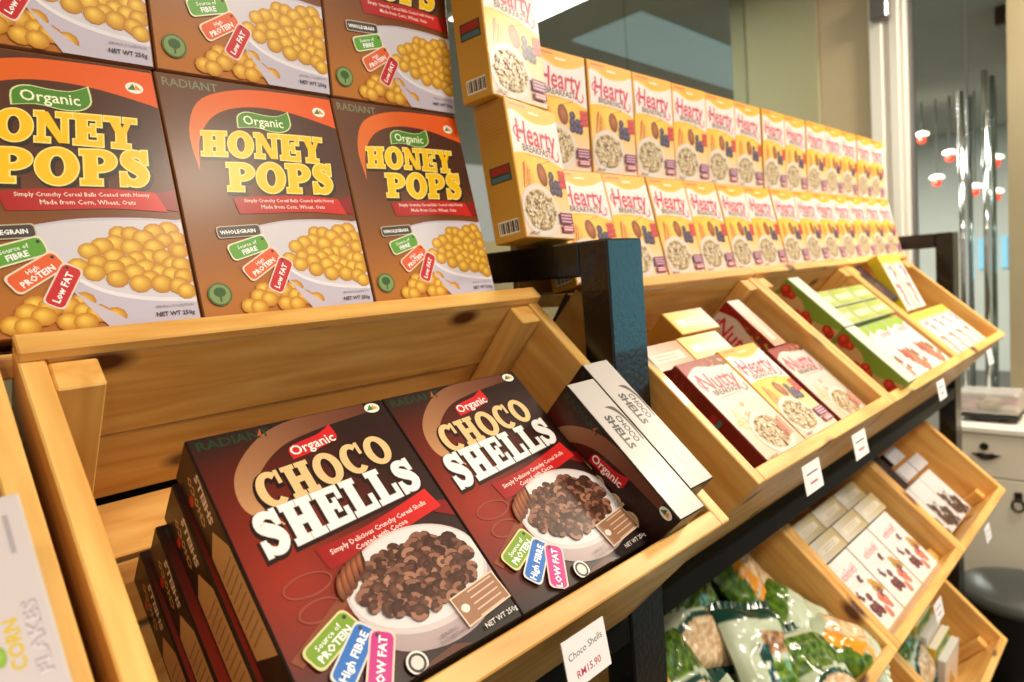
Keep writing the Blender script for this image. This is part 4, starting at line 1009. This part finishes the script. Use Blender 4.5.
price_tag(.371, 0, .371, 'white price tag reading Choco Shells on the large crate', 'Choco Shells', 'RM15.90', .055, .041)
price_tag(.885, 0, .355, 'white price tag under the red and yellow boxes, nearest the post')
price_tag(1.080, 0, .355, 'white price tag under the white and red box in the middle crate')
price_tag(1.590, 0, .355, 'white price tag below the white muesli boxes')
price_tag(2.10, 0, .355, 'white price tag at the far end of the top crates')
price_tag(1.545, 1, .350, 'white price tag on the lower crate of white berry boxes')
price_tag(2.06, 1, .350, 'white price tag on the lower crate of chocolate packs')

# ------------------------------------------------------------------ cabinet, tray and bin by the door
cab = empty('drawer_cabinet', T(2.9, .0, 0)); tag(cab, 'cream lacquered cabinet with dark bat wing pulls by the door', 'cabinet')
ct = CZ-.675
bm = bmesh.new(); bm_box(bm, .012, .29, -.05, .60, .05, ct-.025, .003); link('body', bm_mesh('body', bm, M_WHITE2), cab)
bm = bmesh.new(); bm_box(bm, -.006, .295, -.06, .612, ct-.025, ct, .004); link('top', bm_mesh('top', bm, M_WHITE), cab)
bm = bmesh.new(); bm_box(bm, .02, .28, -.04, .59, 0, .05); link('plinth', bm_mesh('plinth', bm, M_BINB), cab)
def pull(parent, y, z, ring=False):
    bm = bmesh.new()
    pts = [(-.045, .006), (-.03, -.004), (-.018, -.012), (0, -.016), (.018, -.012), (.03, -.004), (.045, .006), (.03, .006), (.016, .010), (0, .006), (-.016, .010), (-.03, .006)]
    if ring: bm_tube(bm, [(-.004, y+.018*math.cos(a*math.pi/8), z+.022*math.sin(a*math.pi/8)) for a in range(17)], .004, 6, False); bm_box(bm, -.006, .0, y-.012, y+.012, z+.012, z+.05, .003)
    else:
        f = [bm.verts.new((-.004, y+p[0], z+p[1])) for p in pts]; g = [bm.verts.new((0, y+p[0], z+p[1])) for p in pts]
        bm.faces.new(f[::-1]); bm.faces.new(g)
        for i in range(len(f)): bm.faces.new((f[i-1], f[i], g[i], g[i-1]))
        bm_tube(bm, [(-.01, y-.014, z), (-.014, y, z-.005), (-.01, y+.014, z)], .004, 6)
    return link('ring_pull' if ring else 'drawer_pull', bm_mesh('pull', bm, M_BRONZE), parent)
for y0, y1 in ((.275, .597), (-.047, .270)):
    bm = bmesh.new(); bm_box(bm, 0, .012, y0, y1, CZ-.862, ct-.030, .002); d = link('drawer', bm_mesh('drawer', bm, M_WHITE2), cab)
    yc = .505 if y0 > 0 else .11
    pull(d, yc, CZ-.782)
    bm = bmesh.new(); bm_tube(bm, [(0, yc+.006, CZ-.748), (-.004, yc+.006, CZ-.748)], .014, 14); link('keyhole_plate', bm_mesh('keyhole_plate', bm, M_BRONZE), d)
    bm = bmesh.new(); bm_box(bm, 0, .012, y0, y1, .055, CZ-.867, .002); d = link('cabinet_door', bm_mesh('cabinet_door', bm, M_WHITE2), cab)
    pull(d, .41 if y0 > 0 else .1, CZ-.955, True)
# clear tray with food on the cabinet
tr = empty('food_tray', T(3.045, .515, ct)); tag(tr, 'clear plastic tray of packed pastries on the cream cabinet', 'food tray')
bm = bmesh.new(); bm_box(bm, -.075, .075, -.10, .10, .018, .030, .004); link('tray_base', bm_mesh('tray_base', bm, mat('black_tray', (30, 30, 32), .3)), tr)
bm = bmesh.new(); bm_box(bm, -.072, .072, -.10, .10, .031, .115, .012, seg=2); link('lid', bm_mesh('lid', bm, M_CLEAR), tr)
bm = bmesh.new(); bm_lathe(bm, [(.05, 0), (.07, .008), (.07, .017)], 20, 1, 1.0); link('foot', bm_mesh('foot', bm, mat('black_dish', (26, 26, 28), .3)), tr)
rnd = random.Random(4)
for k in range(9):
    bm = bmesh.new(); bmesh.ops.create_icosphere(bm, subdivisions=2, radius=1)
    for v in bm.verts: v.co *= 1+.18*noise.noise(v.co*1.7+Vector((k*5, 0, 0)))
    c = rnd.choice([(222, 190, 196), (236, 226, 214), (214, 160, 170), (198, 190, 160), (240, 234, 228)])
    link('pastry', bm_mesh('pastry', bm, mat('pastry', c, .6), True), tr, T(-.045+.045*(k % 3), -.065+.065*(k//3), .050+.012*(k % 2)) @ Matrix.Diagonal((.024, .036, .017, 1)))
# yellow paper beside the tray
bm = bmesh.new(); bm_box(bm, -.05, .05, -.06, .06, 0, .004)
for v in bm.verts: v.co.z += .006*(v.co.x > 0)*(v.co.y > 0)
tag(link('paper_sheet', bm_mesh('paper_sheet', bm, mat('yellow_paper', (232, 196, 60), .6)), None, T(2.97, .335, ct+.0005)), 'yellow paper beside the food tray on the cabinet', 'paper')
# pedal bin
bn = empty('waste_bin', T(2.66, .36, 0)); tag(bn, 'dark grey pedal bin with a domed lid beneath the cabinet', 'bin')
bm = bmesh.new(); bm_lathe(bm, [(.13, 0), (.14, .01), (.165, .30), (.168, .315)], 32, 1.0, 1.15); link('bin_body', bm_mesh('bin_body', bm, M_BINB, True), bn)
bm = bmesh.new(); bm_lathe(bm, [(.172, .300), (.178, .308), (.176, .322), (.16, .340), (.10, .358), (.02, .364)], 32, 1.0, 1.15); link('bin_lid', bm_mesh('bin_lid', bm, M_BIN, True), bn)
bm = bmesh.new(); bm_box(bm, -.19, -.13, -.03, .03, .012, .026, .004); link('pedal', bm_mesh('pedal', bm, M_STEEL), bn)
